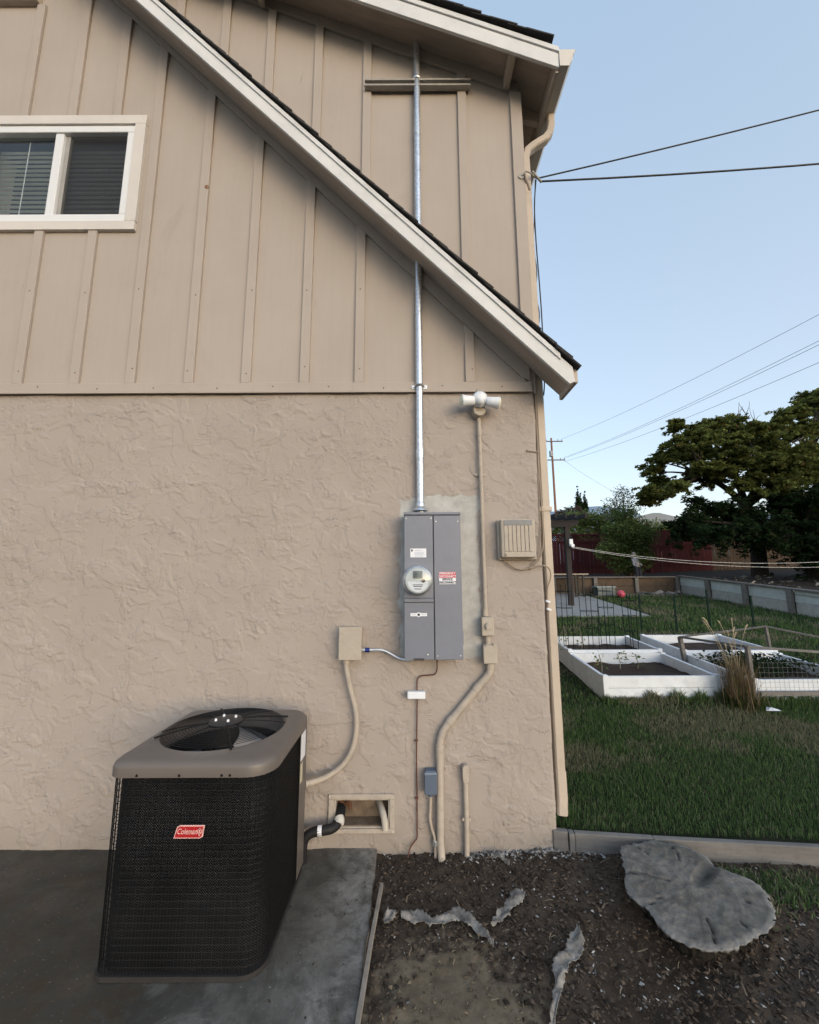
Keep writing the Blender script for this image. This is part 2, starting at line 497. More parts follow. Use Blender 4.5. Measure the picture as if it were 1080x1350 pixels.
# --- horizontal band, raking friezes, corner boards
MB().box(-5.2, 0.852, -0.024, -0.0005, 2.852, BAND).build('band_board', M_SIDING, house, bevel=0.003)
MB().box(-5.2, 0.852, -0.034, -0.0245, 2.846, 2.862).build('drip_edge', M_SIDING, house, bevel=0.002)
MB().prism([(-3.05, FR(-3.05)), (0.845, FR(0.845)), (0.845, mz(0.845)), (-3.05, mz(-3.05))], -0.021, -0.0007).build('frieze_board', M_SIDING, house, bevel=0.003)
MB().prism([(-2.30, FU(-2.30)), (CX, FU(CX)), (CX, dz(CX)), (-2.30, dz(-2.30))], -0.021, -0.0007).build('frieze_board', M_SIDING, house, bevel=0.003)
MB().box(0.800, CX + 0.018, -0.023, -0.0007, mz(0.83, 3.995), FU(0.83)).build('corner_board', M_SIDING, house, bevel=0.003)
MB().box(CX + 0.0005, CX + 0.019, 0.0, 0.085, 2.846, FU(0.87)).build('corner_board', M_SIDING, house, bevel=0.003)
MB().prism([(0.790, BAND + 0.001), (0.846, BAND + 0.001), (0.846, FR(0.846)), (0.790, FR(0.790))], -0.0215, -0.0007).build('corner_board', M_SIDING, house, bevel=0.003)

# nail heads along the band board
nh_ = MB().lathe([(0.0, 0.0022), (0.0045, 0.0016), (0.0052, 0.0)], (0, 0, 0), (0, -1, 0), 8).mesh('nail_head'); nh_.materials.append(simple('rusty_nail_head', (0.12, 0.085, 0.06), 0.8))
for x in np.arange(-2.95, 0.85, 0.40):
    inst('nail_head', nh_, house, (x + random.uniform(-.03, .03), -0.024, 2.892 + random.uniform(-.012, .012)))
for x in (-2.73, -2.336, -1.943, -1.539, -1.135, -0.731, -0.347, 0.432):
    for z in (3.02, 3.62): 
        if z < FR(x) - 0.05: inst('nail_head', nh_, house, (x + random.uniform(-.012, .012), -BT, z + random.uniform(-.03, .03)))

# --- steep roof: rake strip that sails past the wall
roof = MB().prism([(-3.30, mz(-3.30)), (1.045, mz(1.045)), (1.045, mz(1.045, 3.925)), (-3.30, mz(-3.30, 3.925))], -0.27, 0.0).build('roof', M_SOFFIT, house)
MB().prism([(-3.30, mz(-3.3, 3.785)), (1.005, mz(1.005, 3.785)), (1.040, mz(1.040, 3.835)), (1.030, mz(1.03, 3.922)), (-3.30, mz(-3.30, 3.922))], -0.293, -0.2705).build('rake_fascia', M_FASCIA, roof, bevel=0.003)
MB().prism([(-3.30, mz(-3.3, 3.893)), (0.955, mz(0.955, 3.893)), (0.955, mz(0.955, 3.933)), (-3.30, mz(-3.30, 3.933))], -0.303, -0.2935).build('rake_trim', M_FASCIA, roof, bevel=0.002)
MB().box(1.0455, 1.068, -0.268, -0.002, 2.795, 2.885).build('eave_board', M_TRIM, roof, bevel=0.002)
# shingles: courses stepping down the rake
ang = math.atan(1.005)
sh = MB().obox((0, 0, 0), (0.20, 0.335, 0.011)).mesh('shingle'); sh.materials.append(M_SHINGLE)
k = 0; sl = -4.55
dx, dzz = math.cos(ang), -math.sin(ang)
nx_, nz_ = math.sin(ang), math.cos(ang)
while sl < 1.46:
    jit = random.uniform(-0.006, 0.006)
    x = sl * dx; z = mz(0, 3.945) + sl * dzz
    off = 0.010 + random.uniform(0, 0.003)
    inst('shingle', sh, roof, (x + nx_ * off, -0.150 + jit, z + nz_ * off), (0, ang - R(3.2), 0), (1 + random.uniform(-.04, .04), 1, 1))
    sl += 0.137
sl += -0.137 + 0.072
inst('shingle', sh, roof, (sl * dx + nx_ * 0.004, -0.152, mz(0, 3.945) + sl * dzz + nz_ * 0.004), (0, ang - R(2.0), 0))

# --- shallow roof above
uo = 0.25
roof2 = MB().prism([(-3.27, dz(-3.27)), (1.07, dz(1.07)), (1.07, dz(1.07) + 0.028), (-3.27, dz(-3.27) + 0.028)], -uo, 7.2).build('roof', M_SOFFIT, house)
MB().prism([(-3.3, 5.662 + .42 * 3.3), (1.090, 5.662 - .42 * 1.09), (1.095, 5.787 - .42 * 1.095), (-3.3, 5.787 + .42 * 3.3)], -uo - 0.022, -uo - 0.0005).build('rake_fascia', M_FASCIA, roof2, bevel=0.003)
MB().prism([(-3.3, 5.790 + .42 * 3.3), (1.095, 5.790 - .42 * 1.095), (1.095, 5.832 - .42 * 1.095), (-3.3, 5.832 + .42 * 3.3)], -uo - 0.032, -uo - 0.0005).build('rake_trim', M_FASCIA, roof2, bevel=0.002)
MB().box(1.0705, 1.092, -uo + 0.001, 7.2, 5.19, 5.375).build('eave_fascia', M_TRIM, roof2, bevel=0.002)
MB().box(0.752, 0.797, -uo, -0.022, dz(0.775) - 0.112, dz(0.797) - 0.003).build('lookout', M_TRIM, roof2, bevel=0.004)
MB().box(-1.20, -1.155, -uo, -0.022, dz(-1.155) - 0.112, dz(-1.155) - 0.003).build('lookout', M_TRIM, roof2, bevel=0.004)
for y in (0.13, 0.74, 1.35, 1.96):
    MB().prism([(CX + 0.02, dz(CX) - 0.005), (CX + 0.02, dz(CX) - 0.135), (1.07, dz(1.07) - 0.10), (1.07, dz(1.07) - 0.005)], y, y + 0.042).build('rafter_tail', M_TRIM, roof2, bevel=0.003)
a2 = math.atan(0.42)
shm = MB().obox((0, 0, 0), (0.21, 7.45, 0.012)).mesh('shingle_course'); shm.materials.append(M_SHINGLE)
sl = -3.45
while sl < 1.12:
    x = sl * math.cos(a2); z = 5.845 - sl * math.sin(a2)
    off = 0.012 + random.uniform(0, 0.004)
    inst('shingle_course', shm, roof2, (x + math.sin(a2) * off, 3.42 + random.uniform(-.008, .008), z + math.cos(a2) * off), (0, a2 - R(3.4), 0))
    sl += 0.140
# far slope of the steep roof, to the left of the picture
MB().prism([(-3.27, 7.19), (-5.6, 4.86), (-5.6, 4.93), (-3.27, 7.27)], -0.27, 7.2).build('roof', M_SHINGLE, house)

# --- gutter with end cap, and the downspout
t = 0.004
gut = MB().prism([(1.094, 5.345), (1.094, 5.208), (1.158, 5.208), (1.185, 5.262), (1.190, 5.30), (1.214, 5.345), (1.208, 5.345), (1.185, 5.303), (1.180, 5.264), (1.155, 5.214), (1.099, 5.214), (1.099, 5.345)], -0.276, 7.2).build('gutter', M_GUTTER, house)
MB().prism([(1.0935, 5.347), (1.0935, 5.206), (1.159, 5.206), (1.187, 5.262), (1.192, 5.30), (1.217, 5.347)], -0.281, -0.2765).build('end_cap', M_GUTTER, gut, bevel=0.001)
def rect_tube(pts, w, d):
    m = MB(); P = [Vector(p) for p in pts]; ring = []
    for i, p in enumerate(P):
        t_ = (P[min(i + 1, len(P) - 1)] - P[max(i - 1, 0)]).normalized()
        sd = Vector((0, 1, 0)); u = sd.cross(t_).normalized()
        for sx, sy in ((-1, -1), (1, -1), (1, 1), (-1, 1)):
            for (ax, ay) in (((1, .72), (.72, 1)) if sx * sy > 0 else ((.72, 1), (1, .72))):
                ring.append(p + u * (w / 2 * sx * ax) + sd * (d / 2 * sy * ay))
    n = 8; fs = []
    for i in range(len(P) - 1):
        for j in range(n):
            fs.append((i * n + j, i * n + (j + 1) % n, (i + 1) * n + (j + 1) % n, (i + 1) * n + j))
    fs += [tuple(range(n - 1, -1, -1)), tuple((len(P) - 1) * n + j for j in range(n))]
    return m.add(ring, fs)
DY = 0.062
ds = rect_tube([(0.919, DY, 4.78), (0.919, DY, 4.0), (0.921, DY, 2.6), (0.924, DY, 0.42), (0.925, DY, 0.24)], 0.058, 0.072).build('downspout', M_SPOUT, house)
rect_tube([(1.135, DY, 5.215), (1.135, DY, 5.12), (1.118, DY, 5.045), (1.085, DY, 5.00), (0.985, DY, 4.93), (0.938, DY, 4.885), (0.919, DY, 4.82), (0.919, DY, 4.76)], 0.056, 0.070).build('elbow', M_SPOUT, ds)
rect_tube([(0.925, DY, 0.40), (0.926, DY - 0.002, 0.25), (0.918, DY - 0.01, 0.16)], 0.063, 0.077).build('shoe', M_SPOUT, ds)
MB().box(0.872, 0.960, 0.020, 0.105, 2.02, 2.05).build('strap', M_SPOUT, ds, bevel=0.002)

# --- window: trim, frame, sashes, panes, screen, blind
win = MB()
for (x0, x1, z0, z1) in ((-3.375, -2.020, 5.055, 5.133), (-3.375, -2.026, 4.130, 4.203), (-2.105, -2.022, 4.203, 5.055), (-3.375, -3.29, 4.203, 5.055)):
    win.box(x0 + 0.0008, x1 - 0.0008, -0.030, -0.001, z0 + 0.0006, z1 - 0.0006)
win = win.build('window', simple('window_casing_paint', (0.56, 0.53, 0.505), 0.65, var=0.06, scale=3), house, bevel=0.002)
fw = 0.060
f = MB()
f.box(WX0, WX1, -0.016, 0.055, WZ1 - fw, WZ1); f.box(WX0, WX1, -0.016, 0.055, WZ0, WZ0 + fw + 0.01)
f.box(WX1 - fw, WX1, -0.0155, 0.055, WZ0 + fw + 0.01, WZ1 - fw); f.box(WX0, WX0 + fw, -0.0155, 0.055, WZ0 + fw + 0.01, WZ1 - fw)
f.build('frame', M_VINYL, win, bevel=0.006)
MB().box(-2.728, -2.664, -0.006, 0.05, WZ0 + fw + 0.011, WZ1 - fw - 0.001).build('mullion', M_VINYL, win, bevel=0.005)
f = MB()
f.box(-2.6635, -2.630, 0.016, 0.045, WZ0 + fw + 0.012, WZ1 - fw - 0.002)
f.build('sash', simple('screen_frame_grey', (0.30, 0.29, 0.28), 0.5), win, bevel=0.003)
GZ0, GZ1 = WZ0 + fw + 0.012, WZ1 - fw - 0.002
MB().box(-3.228, -2.730, 0.024, 0.029, GZ0, GZ1).build('pane', M_GLASS, win)
MB().box(-2.6295, -2.168, 0.034, 0.039, GZ0, GZ1).build('pane', M_GLASS, win)
MB().box(-2.6295, -2.168, 0.0175, 0.0185, GZ0, GZ1).build('insect_screen', M_SCREEN, win)
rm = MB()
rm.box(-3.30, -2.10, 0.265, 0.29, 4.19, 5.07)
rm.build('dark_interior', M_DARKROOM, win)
sm = MB().obox((0, 0, 0), (1.10, 0.0175, 0.0020)).mesh('slat'); sm.materials.append(M_BLIND)
z = GZ0 + 0.012
while z < GZ1 - 0.02:
    inst('slat', sm, win, (-2.70, 0.10, z), (R(-30 + random.uniform(-2, 2)), R(random.uniform(-.25, .25)), 0)); z += 0.041
MB().tube([(-2.985, 0.060, GZ1), (-2.99, 0.060, GZ0)], 0.0028, 6).build('tilt_wand', M_VINYL, win)

# --- gable vent, of which only the foot reaches into the picture
gv = MB(); gv.box(-3.75, -3.005, -0.045, -0.001, 6.228, 6.290); gv.box(-3.055, -3.005, -0.040, -0.001, 6.2905, 6.88); gv.box(-3.75, -3.70, -0.040, -0.001, 6.2905, 6.6)
gv = gv.build('gable_vent', M_TRIM, house, bevel=0.003)
lm = MB().obox((0, 0, 0), (0.643, 0.05, 0.008)).mesh('louvre'); lm.materials.append(M_TRIM)
for i in range(6): inst('louvre', lm, gv, (-3.378, -0.022, 6.325 + i * 0.055), (R(40), 0, 0))

# --- crawl-space vent in the stucco
M_VENTF = simple('vent_frame_paint', (0.40, 0.355, 0.31), 0.8, var=0.12, scale=12, dirt=0.5)
M_VENTB = simple('dusty_vent_board', (0.15, 0.115, 0.085), 0.95, var=0.4, scale=9, bump=0.4, bscale=40, dirt=0.5)
cv = MB()
for (x0, x1, z0, z1) in ((-0.492, -0.098, 0.274, 0.300), (-0.492, -0.098, 0.088, 0.112), (-0.492, -0.460, 0.1125, 0.2735), (-0.125, -0.098, 0.1125, 0.2735)):
    cv.box(x0, x1, -0.020, 0.012, z0, z1)
for (x0, x1, z0, z1) in ((-0.460, -0.125, 0.264, 0.2735), (-0.460, -0.125, 0.1125, 0.122), (-0.460, -0.450, 0.1225, 0.2635), (-0.135, -0.125, 0.1225, 0.2635)):
    cv.box(x0, x1, -0.012, 0.10, z0, z1)
cv = cv.build('crawl_space_vent', M_VENTF, house, bevel=0.003)
MB().box(-0.46, -0.125, 0.085, 0.10, 0.11, 0.275).build('backing_board', M_VENTB, cv)
MB().box(-0.45, -0.135, -0.004, 0.084, 0.1225, 0.127).build('dusty_ledge', M_VENTB, cv)
for x, z in ((-0.485, 0.290), (-0.106, 0.098)): MB().tube([(x, -0.0202, z), (x, -0.0225, z)], 0.004, 8).build('screw', M_GUTTER, cv)

# ================================================================== THINGS FIXED TO THE WALL
def make_galv():
    m = Mat('galvanized_steel')
    v = m.node('ShaderNodeTexVoronoi', {'Vector': m.tc.outputs['Object'], 'Scale': 60.0})
    c = m.mix(m.ramp(v.outputs['Distance'], 0.1, 0.7), (0.46, 0.49, 0.53), (0.66, 0.69, 0.73))
    c = m.mix(m.math('MULTIPLY', m.ramp(m.noise(7, 5, 0.7), 0.5, 0.7), 0.35), c, (0.30, 0.31, 0.32))
    return m.done(c, m.math('ADD', m.math('MULTIPLY', m.noise(20, 4), 0.25), 0.25), 0.85, 0.5)
M_GALV = make_galv()
M_PVC = simple('tan_painted_conduit', (0.400, 0.350, 0.300), 0.65, var=0.1, scale=12, dirt=0.35)
M_BOXTAN = simple('tan_painted_box', (0.395, 0.350, 0.300), 0.62, var=0.07, scale=10, dirt=0.25)
M_PANEL = simple('grey_panel_enamel', (0.165, 0.180, 0.225), 0.42, var=0.07, scale=4, bump=0.05, bscale=220, spec=0.45, dirt=0.10)
M_PANELD = simple('grey_panel_shadow_gap', (0.03, 0.033, 0.04), 0.7)
M_WHITE = simple('white_label_stock', (0.72, 0.74, 0.80), 0.5, var=0.03)
M_RED = simple('red_label_ink', (0.55, 0.03, 0.05), 0.5, var=0.05)
M_INK = simple('dark_label_ink', (0.03, 0.035, 0.06), 0.6)
M_WHITEPL = simple('white_plastic', (0.70, 0.74, 0.80), 0.4, var=0.04, scale=9)
M_COPPER = simple('brown_bare_ground_wire', (0.11, 0.045, 0.035), 0.55, var=0.2, scale=30)
M_BLUE = simple('blue_steel_connector', (0.03, 0.05, 0.22), 0.35, 0.6)
M_GREYPVC = simple('blue_grey_plastic_box', (0.095, 0.125, 0.180), 0.55, var=0.07, scale=14, dirt=0.2)
M_WIRE = simple('tan_painted_cable', (0.30, 0.24, 0.19), 0.7)
M_BLACKW = simple('black_cable', (0.02, 0.02, 0.022), 0.6)
M_GLASSD = make_glass('meter_glass', (0.93, 0.95, 0.96), 1.5, 1.3)

def smooth_path(pts, n=6):
    """Catmull-Rom through the given points"""
    P = [Vector(p) for p in pts]; out = []
    for i in range(len(P) - 1):
        p0, p1, p2, p3 = P[max(i - 1, 0)], P[i], P[i + 1], P[min(i + 2, len(P) - 1)]
        for k in range(n):
            t = k / n
            out.append(0.5 * ((2 * p1) + (p2 - p0) * t + (2 * p0 - 5 * p1 + 4 * p2 - p3) * t * t + (3 * p1 - p0 - 3 * p2 + p3) * t ** 3))
    return out + [P[-1]]

# --- service mast and its strut
mast = thing('service_mast', (0.072, -0.04, 2.02), 'shiny galvanized steel conduit rising from the grey meter panel through the roof', 'conduit')
MB().tube([(0.072, -0.040, 2.0), (0.072, -0.040, 5.80)], 0.0255, 20).build('pipe', M_GALV, mast)
for z in (4.945, 2.40):
    MB().tube([(0.072, -0.040, z - 0.035), (0.072, -0.040, z + 0.035)], 0.0285, 20).build('coupling', M_GALV, mast, bevel=0.002)
MB().lathe([(0.0255, 0.06), (0.031, 0.05), (0.031, 0.028), (0.046, 0.012), (0.05, 0.0)], (0.072, -0.06, 2.0105), (0, 0, 1), 20).build('hub', M_GALV, mast)
st = MB()
st.box(0.020, 0.126, -0.0285, -0.0245, 2.872, 2.896)
st.tube([(0.072 + 0.0275 * math.cos(a), -0.040 + 0.0275 * math.sin(a), 2.884) for a in [R(20 - i * 22) for i in range(11)]], 0.009, 6)
st.build('strap', M_GALV, mast)
for x in (0.030, 0.116):
    MB().lathe([(0.0, 0.006), (0.006, 0.005), (0.0075, 0.0)], (x, -0.029, 2.884), (0, -1, 0), 8).build('screw', M_GALV, mast)
M_STRUT = simple('dull_steel_strut', (0.33, 0.31, 0.285), 0.6, 0.0, var=0.12, scale=14, dirt=0.3)
strut = thing('strut_channel', (0.078, -0.02, 5.385), 'grey steel strut channel crossing behind the conduit under the top eave', 'channel')
u = MB().prism([(-0.334, 5.353), (0.490, 5.353), (0.490, 5.418), (-0.334, 5.418)], -0.030, -0.0205)
u.build('channel', M_STRUT, strut, bevel=0.002)
MB().box(-0.334, 0.490, -0.062, -0.0302, 5.353, 5.369).build('flange', M_STRUT, strut, bevel=0.002)
MB().box(-0.334, 0.490, -0.062, -0.0302, 5.402, 5.418).build('flange', M_STRUT, strut, bevel=0.002)
MB().tube([(0.072 + 0.029 * math.cos(a), -0.040 + 0.029 * math.sin(a), 5.425) for a in [R(-200 + i * 22) for i in range(11)]], 0.007, 6).build('pipe_clamp', M_GALV, strut)

# --- meter and main breaker panel
PX0, PX1, PZ0, PZ1, PY = -0.034, 0.319, 1.098, 1.988, -0.150
panel = thing('electric_panel', (0.145, -0.012, PZ0), 'tall blue-grey steel meter panel with round meter on the tan stucco wall', 'electric panel')
MB().box(PX0 + 0.001, PX1 - 0.001, PY + 0.012, -0.011, PZ0 + 0.001, PZ1 - 0.004).build('enclosure', M_PANEL, panel, bevel=0.003)
SEAM = 0.1475
MB().box(PX0, SEAM - 0.003, PY, PY + 0.0115, 1.459, PZ1 - 0.020).build('meter_cover', M_PANEL, panel, bevel=0.003)
MB().box(PX0 - 0.0015, SEAM - 0.002, PY - 0.010, PY + 0.0112, 1.434, 1.4575).build('cover_lip', M_PANEL, panel, bevel=0.004)
ld = MB().box(PX0, SEAM - 0.003, PY, PY + 0.0115, PZ0, 1.4325).build('breaker_door', M_PANEL, panel, bevel=0.003)
MB().box(0.020, 0.085, PY - 0.004, PY + 0.004, PZ0 - 0.004, PZ0 + 0.009).build('latch', simple('worn_latch', (0.05, 0.05, 0.055), 0.5), ld, bevel=0.002)
MB().lathe([(0, 0.004), (0.005, 0.003), (0.006, 0)], (0.106, PY, PZ0 + 0.028), (0, -1, 0), 10).build('seal_screw', M_GALV, ld)
MB().box(SEAM + 0.003, PX1, PY, PY + 0.0115, PZ0 - 0.001, PZ1 - 0.020).build('main_door', M_PANEL, panel, bevel=0.003)
MB().box(PX0 - 0.003, PX1 + 0.003, PY - 0.006, -0.011, PZ1 - 0.016, PZ1 + 0.001).build('rain_cap', M_PANEL, panel, bevel=0.003)
MB().box(SEAM - 0.0032, SEAM + 0.0032, PY + 0.006, PY + 0.0118, PZ0, PZ1 - 0.02).build('seam', M_PANELD, panel)
MB().box(PX1 - 0.0005, PX1 + 0.006, PY + 0.02, PY + 0.045, 1.18, 1.26).build('hasp', M_PANEL, panel, bevel=0.002)
for x, z in ((0.165, 1.93), (0.302, 1.93), (0.165, 1.12), (0.302, 1.12), (-0.022, 1.95), (0.134, 1.95)):
    MB().lathe([(0, 0.003), (0.0035, 0.0025), (0.0042, 0)], (x, PY, z), (0, -1, 0), 8).build('screw', M_GALV, panel)
# the meter
mc = Vector((0.048, PY, 1.566))
MB().lathe([(0.092, 0.0), (0.092, 0.012), (0.086, 0.020), (0.085, 0.030), (0.078, 0.034)], mc, (0, -1, 0), 40).build('meter_ring', M_GALV, panel)
mt = MB().lathe([(0.078, 0.028), (0.0775, 0.060), (0.074, 0.064), (0.0, 0.064)], mc, (0, -1, 0), 40).build('meter', simple('meter_grey_face', (0.50, 0.53, 0.54), 0.5, var=0.05), panel)
MB().lathe([(0.0805, 0.033), (0.0800, 0.100), (0.074, 0.116), (0.060, 0.122), (0.0, 0.124)], mc, (0, -1, 0), 40).build('meter_glass', M_GLASSD, panel)
MB().box(0.020, 0.076, PY - 0.0705, PY - 0.0645, 1.578, 1.622).build('display_bezel', simple('meter_bezel', (0.10, 0.11, 0.11), 0.4), mt, bevel=0.002)
MB().box(0.025, 0.071, PY - 0.0718, PY - 0.0708, 1.584, 1.610).build('display', simple('meter_lcd', (0.035, 0.055, 0.045), 0.2), mt)
MB().prism([(0.048 + 0.062 * math.cos(R(a)), 1.566 - 0.006 + 0.062 * math.sin(R(a))) for a in range(180, 361, 12)], PY - 0.0675, PY - 0.0645).build('nameplate', M_WHITE, mt)
MB().lathe([(0.0, 0.010), (0.010, 0.010), (0.011, 0.0)], mc + Vector((0.034, -0.064, -0.002)), (0, -1, 0), 14).build('optical_port', simple('port_dark', (0.06, 0.06, 0.06), 0.4), mt)
for i, (w, zz) in enumerate(((0.060, 1.540), (0.052, 1.531), (0.040, 1.516))):
    MB().box(0.048 - w / 2, 0.048 + w / 2, PY - 0.0684, PY - 0.0677, zz - 0.0022, zz + 0.0022).build('print_line', M_INK, mt)
# labels: the white one, the red and white one, the maker's strip
lb = MB().box(0.004, 0.103, PY - 0.0012, PY - 0.0002, 1.706, 1.761).build('paper_label', M_WHITE, panel); lb['label'] = 'white printed paper label'
MB().box(0.009, 0.019, PY - 0.0022, PY - 0.0014, 1.742, 1.756).build('print_mark', M_INK, lb)
M_FAINT = simple('faint_print', (0.40, 0.43, 0.55), 0.6)
for zz, w in ((1.750, .045), (1.738, .06), (1.730, .055), (1.722, .064), (1.714, .05)):
    MB().box(0.030, 0.030 + w, PY - 0.0021, PY - 0.0014, zz - .0016, zz + .0016).build('print_line', M_FAINT, lb)
rl = MB().box(0.180, 0.283, PY - 0.0012, PY - 0.0002, 1.542, 1.616).build('warning_label', M_WHITE, panel); rl['label'] = 'red and white disconnect warning label'
MB().box(0.1802, 0.2828, PY - 0.0017, PY - 0.0013, 1.580, 1.6158).build('red_field', M_RED, rl)
text_mesh('EMERGENCY', 0.0185, M_WHITE, rl, 'lettering', (0.2315, PY - 0.0026, 1.607), bold=0.0004, sx=0.93)
text_mesh('DISCONNECT', 0.0185, M_WHITE, rl, 'lettering', (0.2315, PY - 0.0026, 1.589), bold=0.0004, sx=0.90)
text_mesh('SERVICE', 0.0185, M_INK, rl, 'lettering', (0.2315, PY - 0.0026, 1.571), bold=0.0005, sx=0.95)
text_mesh('DISCONNECT', 0.0185, M_INK, rl, 'lettering', (0.2315, PY - 0.0026, 1.552), bold=0.0005, sx=0.92)
ml = MB().box(0.003, 0.103, PY - 0.0012, PY - 0.0002, 1.3515, 1.3695)
ml.lathe([(0.014, 0.0), (0.014, 0.0014), (0.0, 0.0014)], (0.053, PY - 0.0002, 1.3605), (0, -1, 0), 20, False)
ml = ml.build('maker_strip', M_WHITE, ld); ml['label'] = 'white maker strip with round emblem'
MB().lathe([(0.008, 0.0), (0.008, 0.0006), (0.0, 0.0006)], (0.053, PY - 0.0017, 1.3605), (0, -1, 0), 16, False).build('emblem', M_INK, ml)
for x0, x1 in ((0.010, 0.036), (0.070, 0.096)):
    MB().box(x0, x1, PY - 0.0020, PY - 0.0013, 1.3585, 1.3620).build('print_line', M_FAINT, ml)

# --- tan junction box, its steel conduit and the whip to the air conditioner
jb = thing('junction_box', (-0.373, -0.012, 1.083), 'tan painted steel box left of the grey meter panel', 'electrical box')
MB().box(-0.434, -0.302, -0.085, -0.012, 1.090, 1.277).build('box', M_BOXTAN, jb, bevel=0.003)
MB().box(-0.438, -0.298, -0.096, -0.0855, 1.086, 1.283).build('cover', M_BOXTAN, jb, bevel=0.003)
MB().box(-0.320, -0.310, -0.099, -0.0965, 1.100, 1.120).build('hasp', M_PVC, jb, bevel=0.001)
emt = thing('bent_conduit', (-0.29, -0.05, 1.09), 'thin shiny bent conduit running from the tan box to the panel foot', 'conduit')
MB().tube(smooth_path([(-0.285, -0.05, 1.138), (-0.24, -0.05, 1.138), (-0.175, -0.05, 1.137), (-0.125, -0.052, 1.118), (-0.075, -0.06, 1.092), (-0.03, -0.075, 1.083), (0.02, -0.085, 1.085)]), 0.0095, 12).build('pipe', M_GALV, emt)
MB().tube([(-0.302, -0.05, 1.138), (-0.280, -0.05, 1.138)], 0.011, 12).build('nipple', M_GALV, emt)
MB().tube([(-0.280, -0.05, 1.138), (-0.252, -0.05, 1.138)], 0.0145, 12).build('connector', M_BLUE, emt, bevel=0.002)
wh = thing('flexible_conduit', (-0.39, -0.04, 0.41), 'tan flexible conduit curving from the tan box to the air conditioner', 'conduit')
MB().tube(smooth_path([(-0.394, -0.052, 1.078), (-0.392, -0.050, 1.02), (-0.366, -0.045, 0.90), (-0.336, -0.042, 0.79), (-0.328, -0.042, 0.68), (-0.352, -0.045, 0.56), (-0.412, -0.055, 0.472), (-0.500, -0.085, 0.425), (-0.575, -0.130, 0.418), (-0.604, -0.150, 0.420)]), 0.0165, 14).build('hose', M_PVC, wh)
MB().tube([(-0.394, -0.052, 1.0895), (-0.394, -0.052, 1.062)], 0.023, 8).build('connector', M_PVC, wh, bevel=0.002)

# --- bare ground wire and the white bonding block
gw = thing('ground_wire', (0.04, -0.02, 0.0), 'thin brown ground wire running from the panel foot down to the soil', 'wire')
MB().tube(smooth_path([(0.167, -0.060, 1.099), (0.167, -0.040, 1.050), (0.166, -0.026, 1.010), (0.150, -0.022, 0.985), (0.110, -0.021, 0.980), (0.066, -0.021, 0.976), (0.044, -0.021, 0.952), (0.042, -0.021, 0.90), (0.042, -0.021, 0.80), (0.036, -0.019, 0.50), (0.038, -0.019, 0.30), (0.037, -0.019, 0.12), (0.036, -0.020, 0.068), (0.020, -0.022, 0.046), (-0.004, -0.030, 0.02), (-0.02, -0.05, -0.03)], 5), 0.0042, 8).build('wire', M_COPPER, gw)
for z in (0.60, 0.278):
    MB().box(0.026, 0.046, -0.024, -0.010, z - 0.004, z + 0.004).build('clip', M_COPPER, gw, bevel=0.001)
bb = thing('bonding_block', (0.038, -0.02, 0.85), 'small white plastic bonding bridge on the brown ground wire', 'electrical box')
MB().box(-0.018, 0.092, -0.062, -0.026, 0.850, 0.893).build('cover', M_WHITEPL, bb, bevel=0.005)
MB().box(-0.012, 0.086, -0.0255, -0.008, 0.856, 0.888).build('base', M_WHITEPL, bb, bevel=0.002)

# --- grey plastic box with its conduit
gb = thing('plastic_box', (0.118, -0.012, 0.32), 'small blue-grey plastic box low on the stucco beside the tan conduit', 'electrical box')
MB().box(0.086, 0.151, -0.066, -0.012, 0.325, 0.447).build('box', M_GREYPVC, gb, bevel=0.006)
MB().box(0.082, 0.155, -0.074, -0.0665, 0.321, 0.432).build('lid', M_GREYPVC, gb, bevel=0.004)
MB().box(0.082, 0.155, -0.0755, -0.0665, 0.4325, 0.4405).build('hinge', simple('pale_hinge', (0.22, 0.27, 0.35), 0.5), gb, bevel=0.001)
MB().tube([(0.119, -0.040, 0.3245), (0.119, -0.040, 0.300)], [0.017, 0.014], 10).build('connector', M_GREYPVC, gb, bevel=0.001)
gc = thing('small_conduit', (0.13, -0.03, 0.0), 'thin grey conduit bending from the blue-grey box into the soil', 'conduit')
MB().tube(smooth_path([(0.118, -0.038, 0.298), (0.115, -0.032, 0.22), (0.114, -0.030, 0.165), (0.126, -0.030, 0.112), (0.139, -0.032, 0.070), (0.143, -0.034, 0.0), (0.143, -0.034, -0.06)]), 0.0085, 10).build('pipe', M_PVC, gc)
MB().tube([(0.1425, -0.034, 0.030), (0.1428, -0.034, 0.060)], 0.0155, 10).build('coupling', M_GALV, gc, bevel=0.002)

# --- twin flood light with the conduit, switch boxes and PVC run under it
fl = thing('flood_light', (0.476, -0.02, 2.66), 'white twin-head motion flood light under the tan band board', 'lamp')
MB().lathe([(0.046, -0.064), (0.046, -0.010), (0.040, 0.0), (0.0, 0.0)], (0.476, -0.074, 2.700), (0, -1, 0), 20).build('round_box', M_BOXTAN, fl)
MB().box(0.455, 0.497, -0.0765, -0.0745, 2.690, 2.708).build('box_label', M_WIRE, fl)
MB().lathe([(0.052, -0.03), (0.052, 0.0), (0.046, 0.022), (0.032, 0.036), (0.0, 0.042)], (0.476, -0.095, 2.768), (0, -0.85, 0.35), 24).build('lamp_canopy', M_WHITEPL, fl)
MB().lathe([(0.0, -0.02), (0.016, -0.015), (0.020, 0.0), (0.017, 0.016), (0.0, 0.022)], (0.476, -0.120, 2.738), (0, -0.7, -0.7), 16).build('sensor', M_WHITEPL, fl)
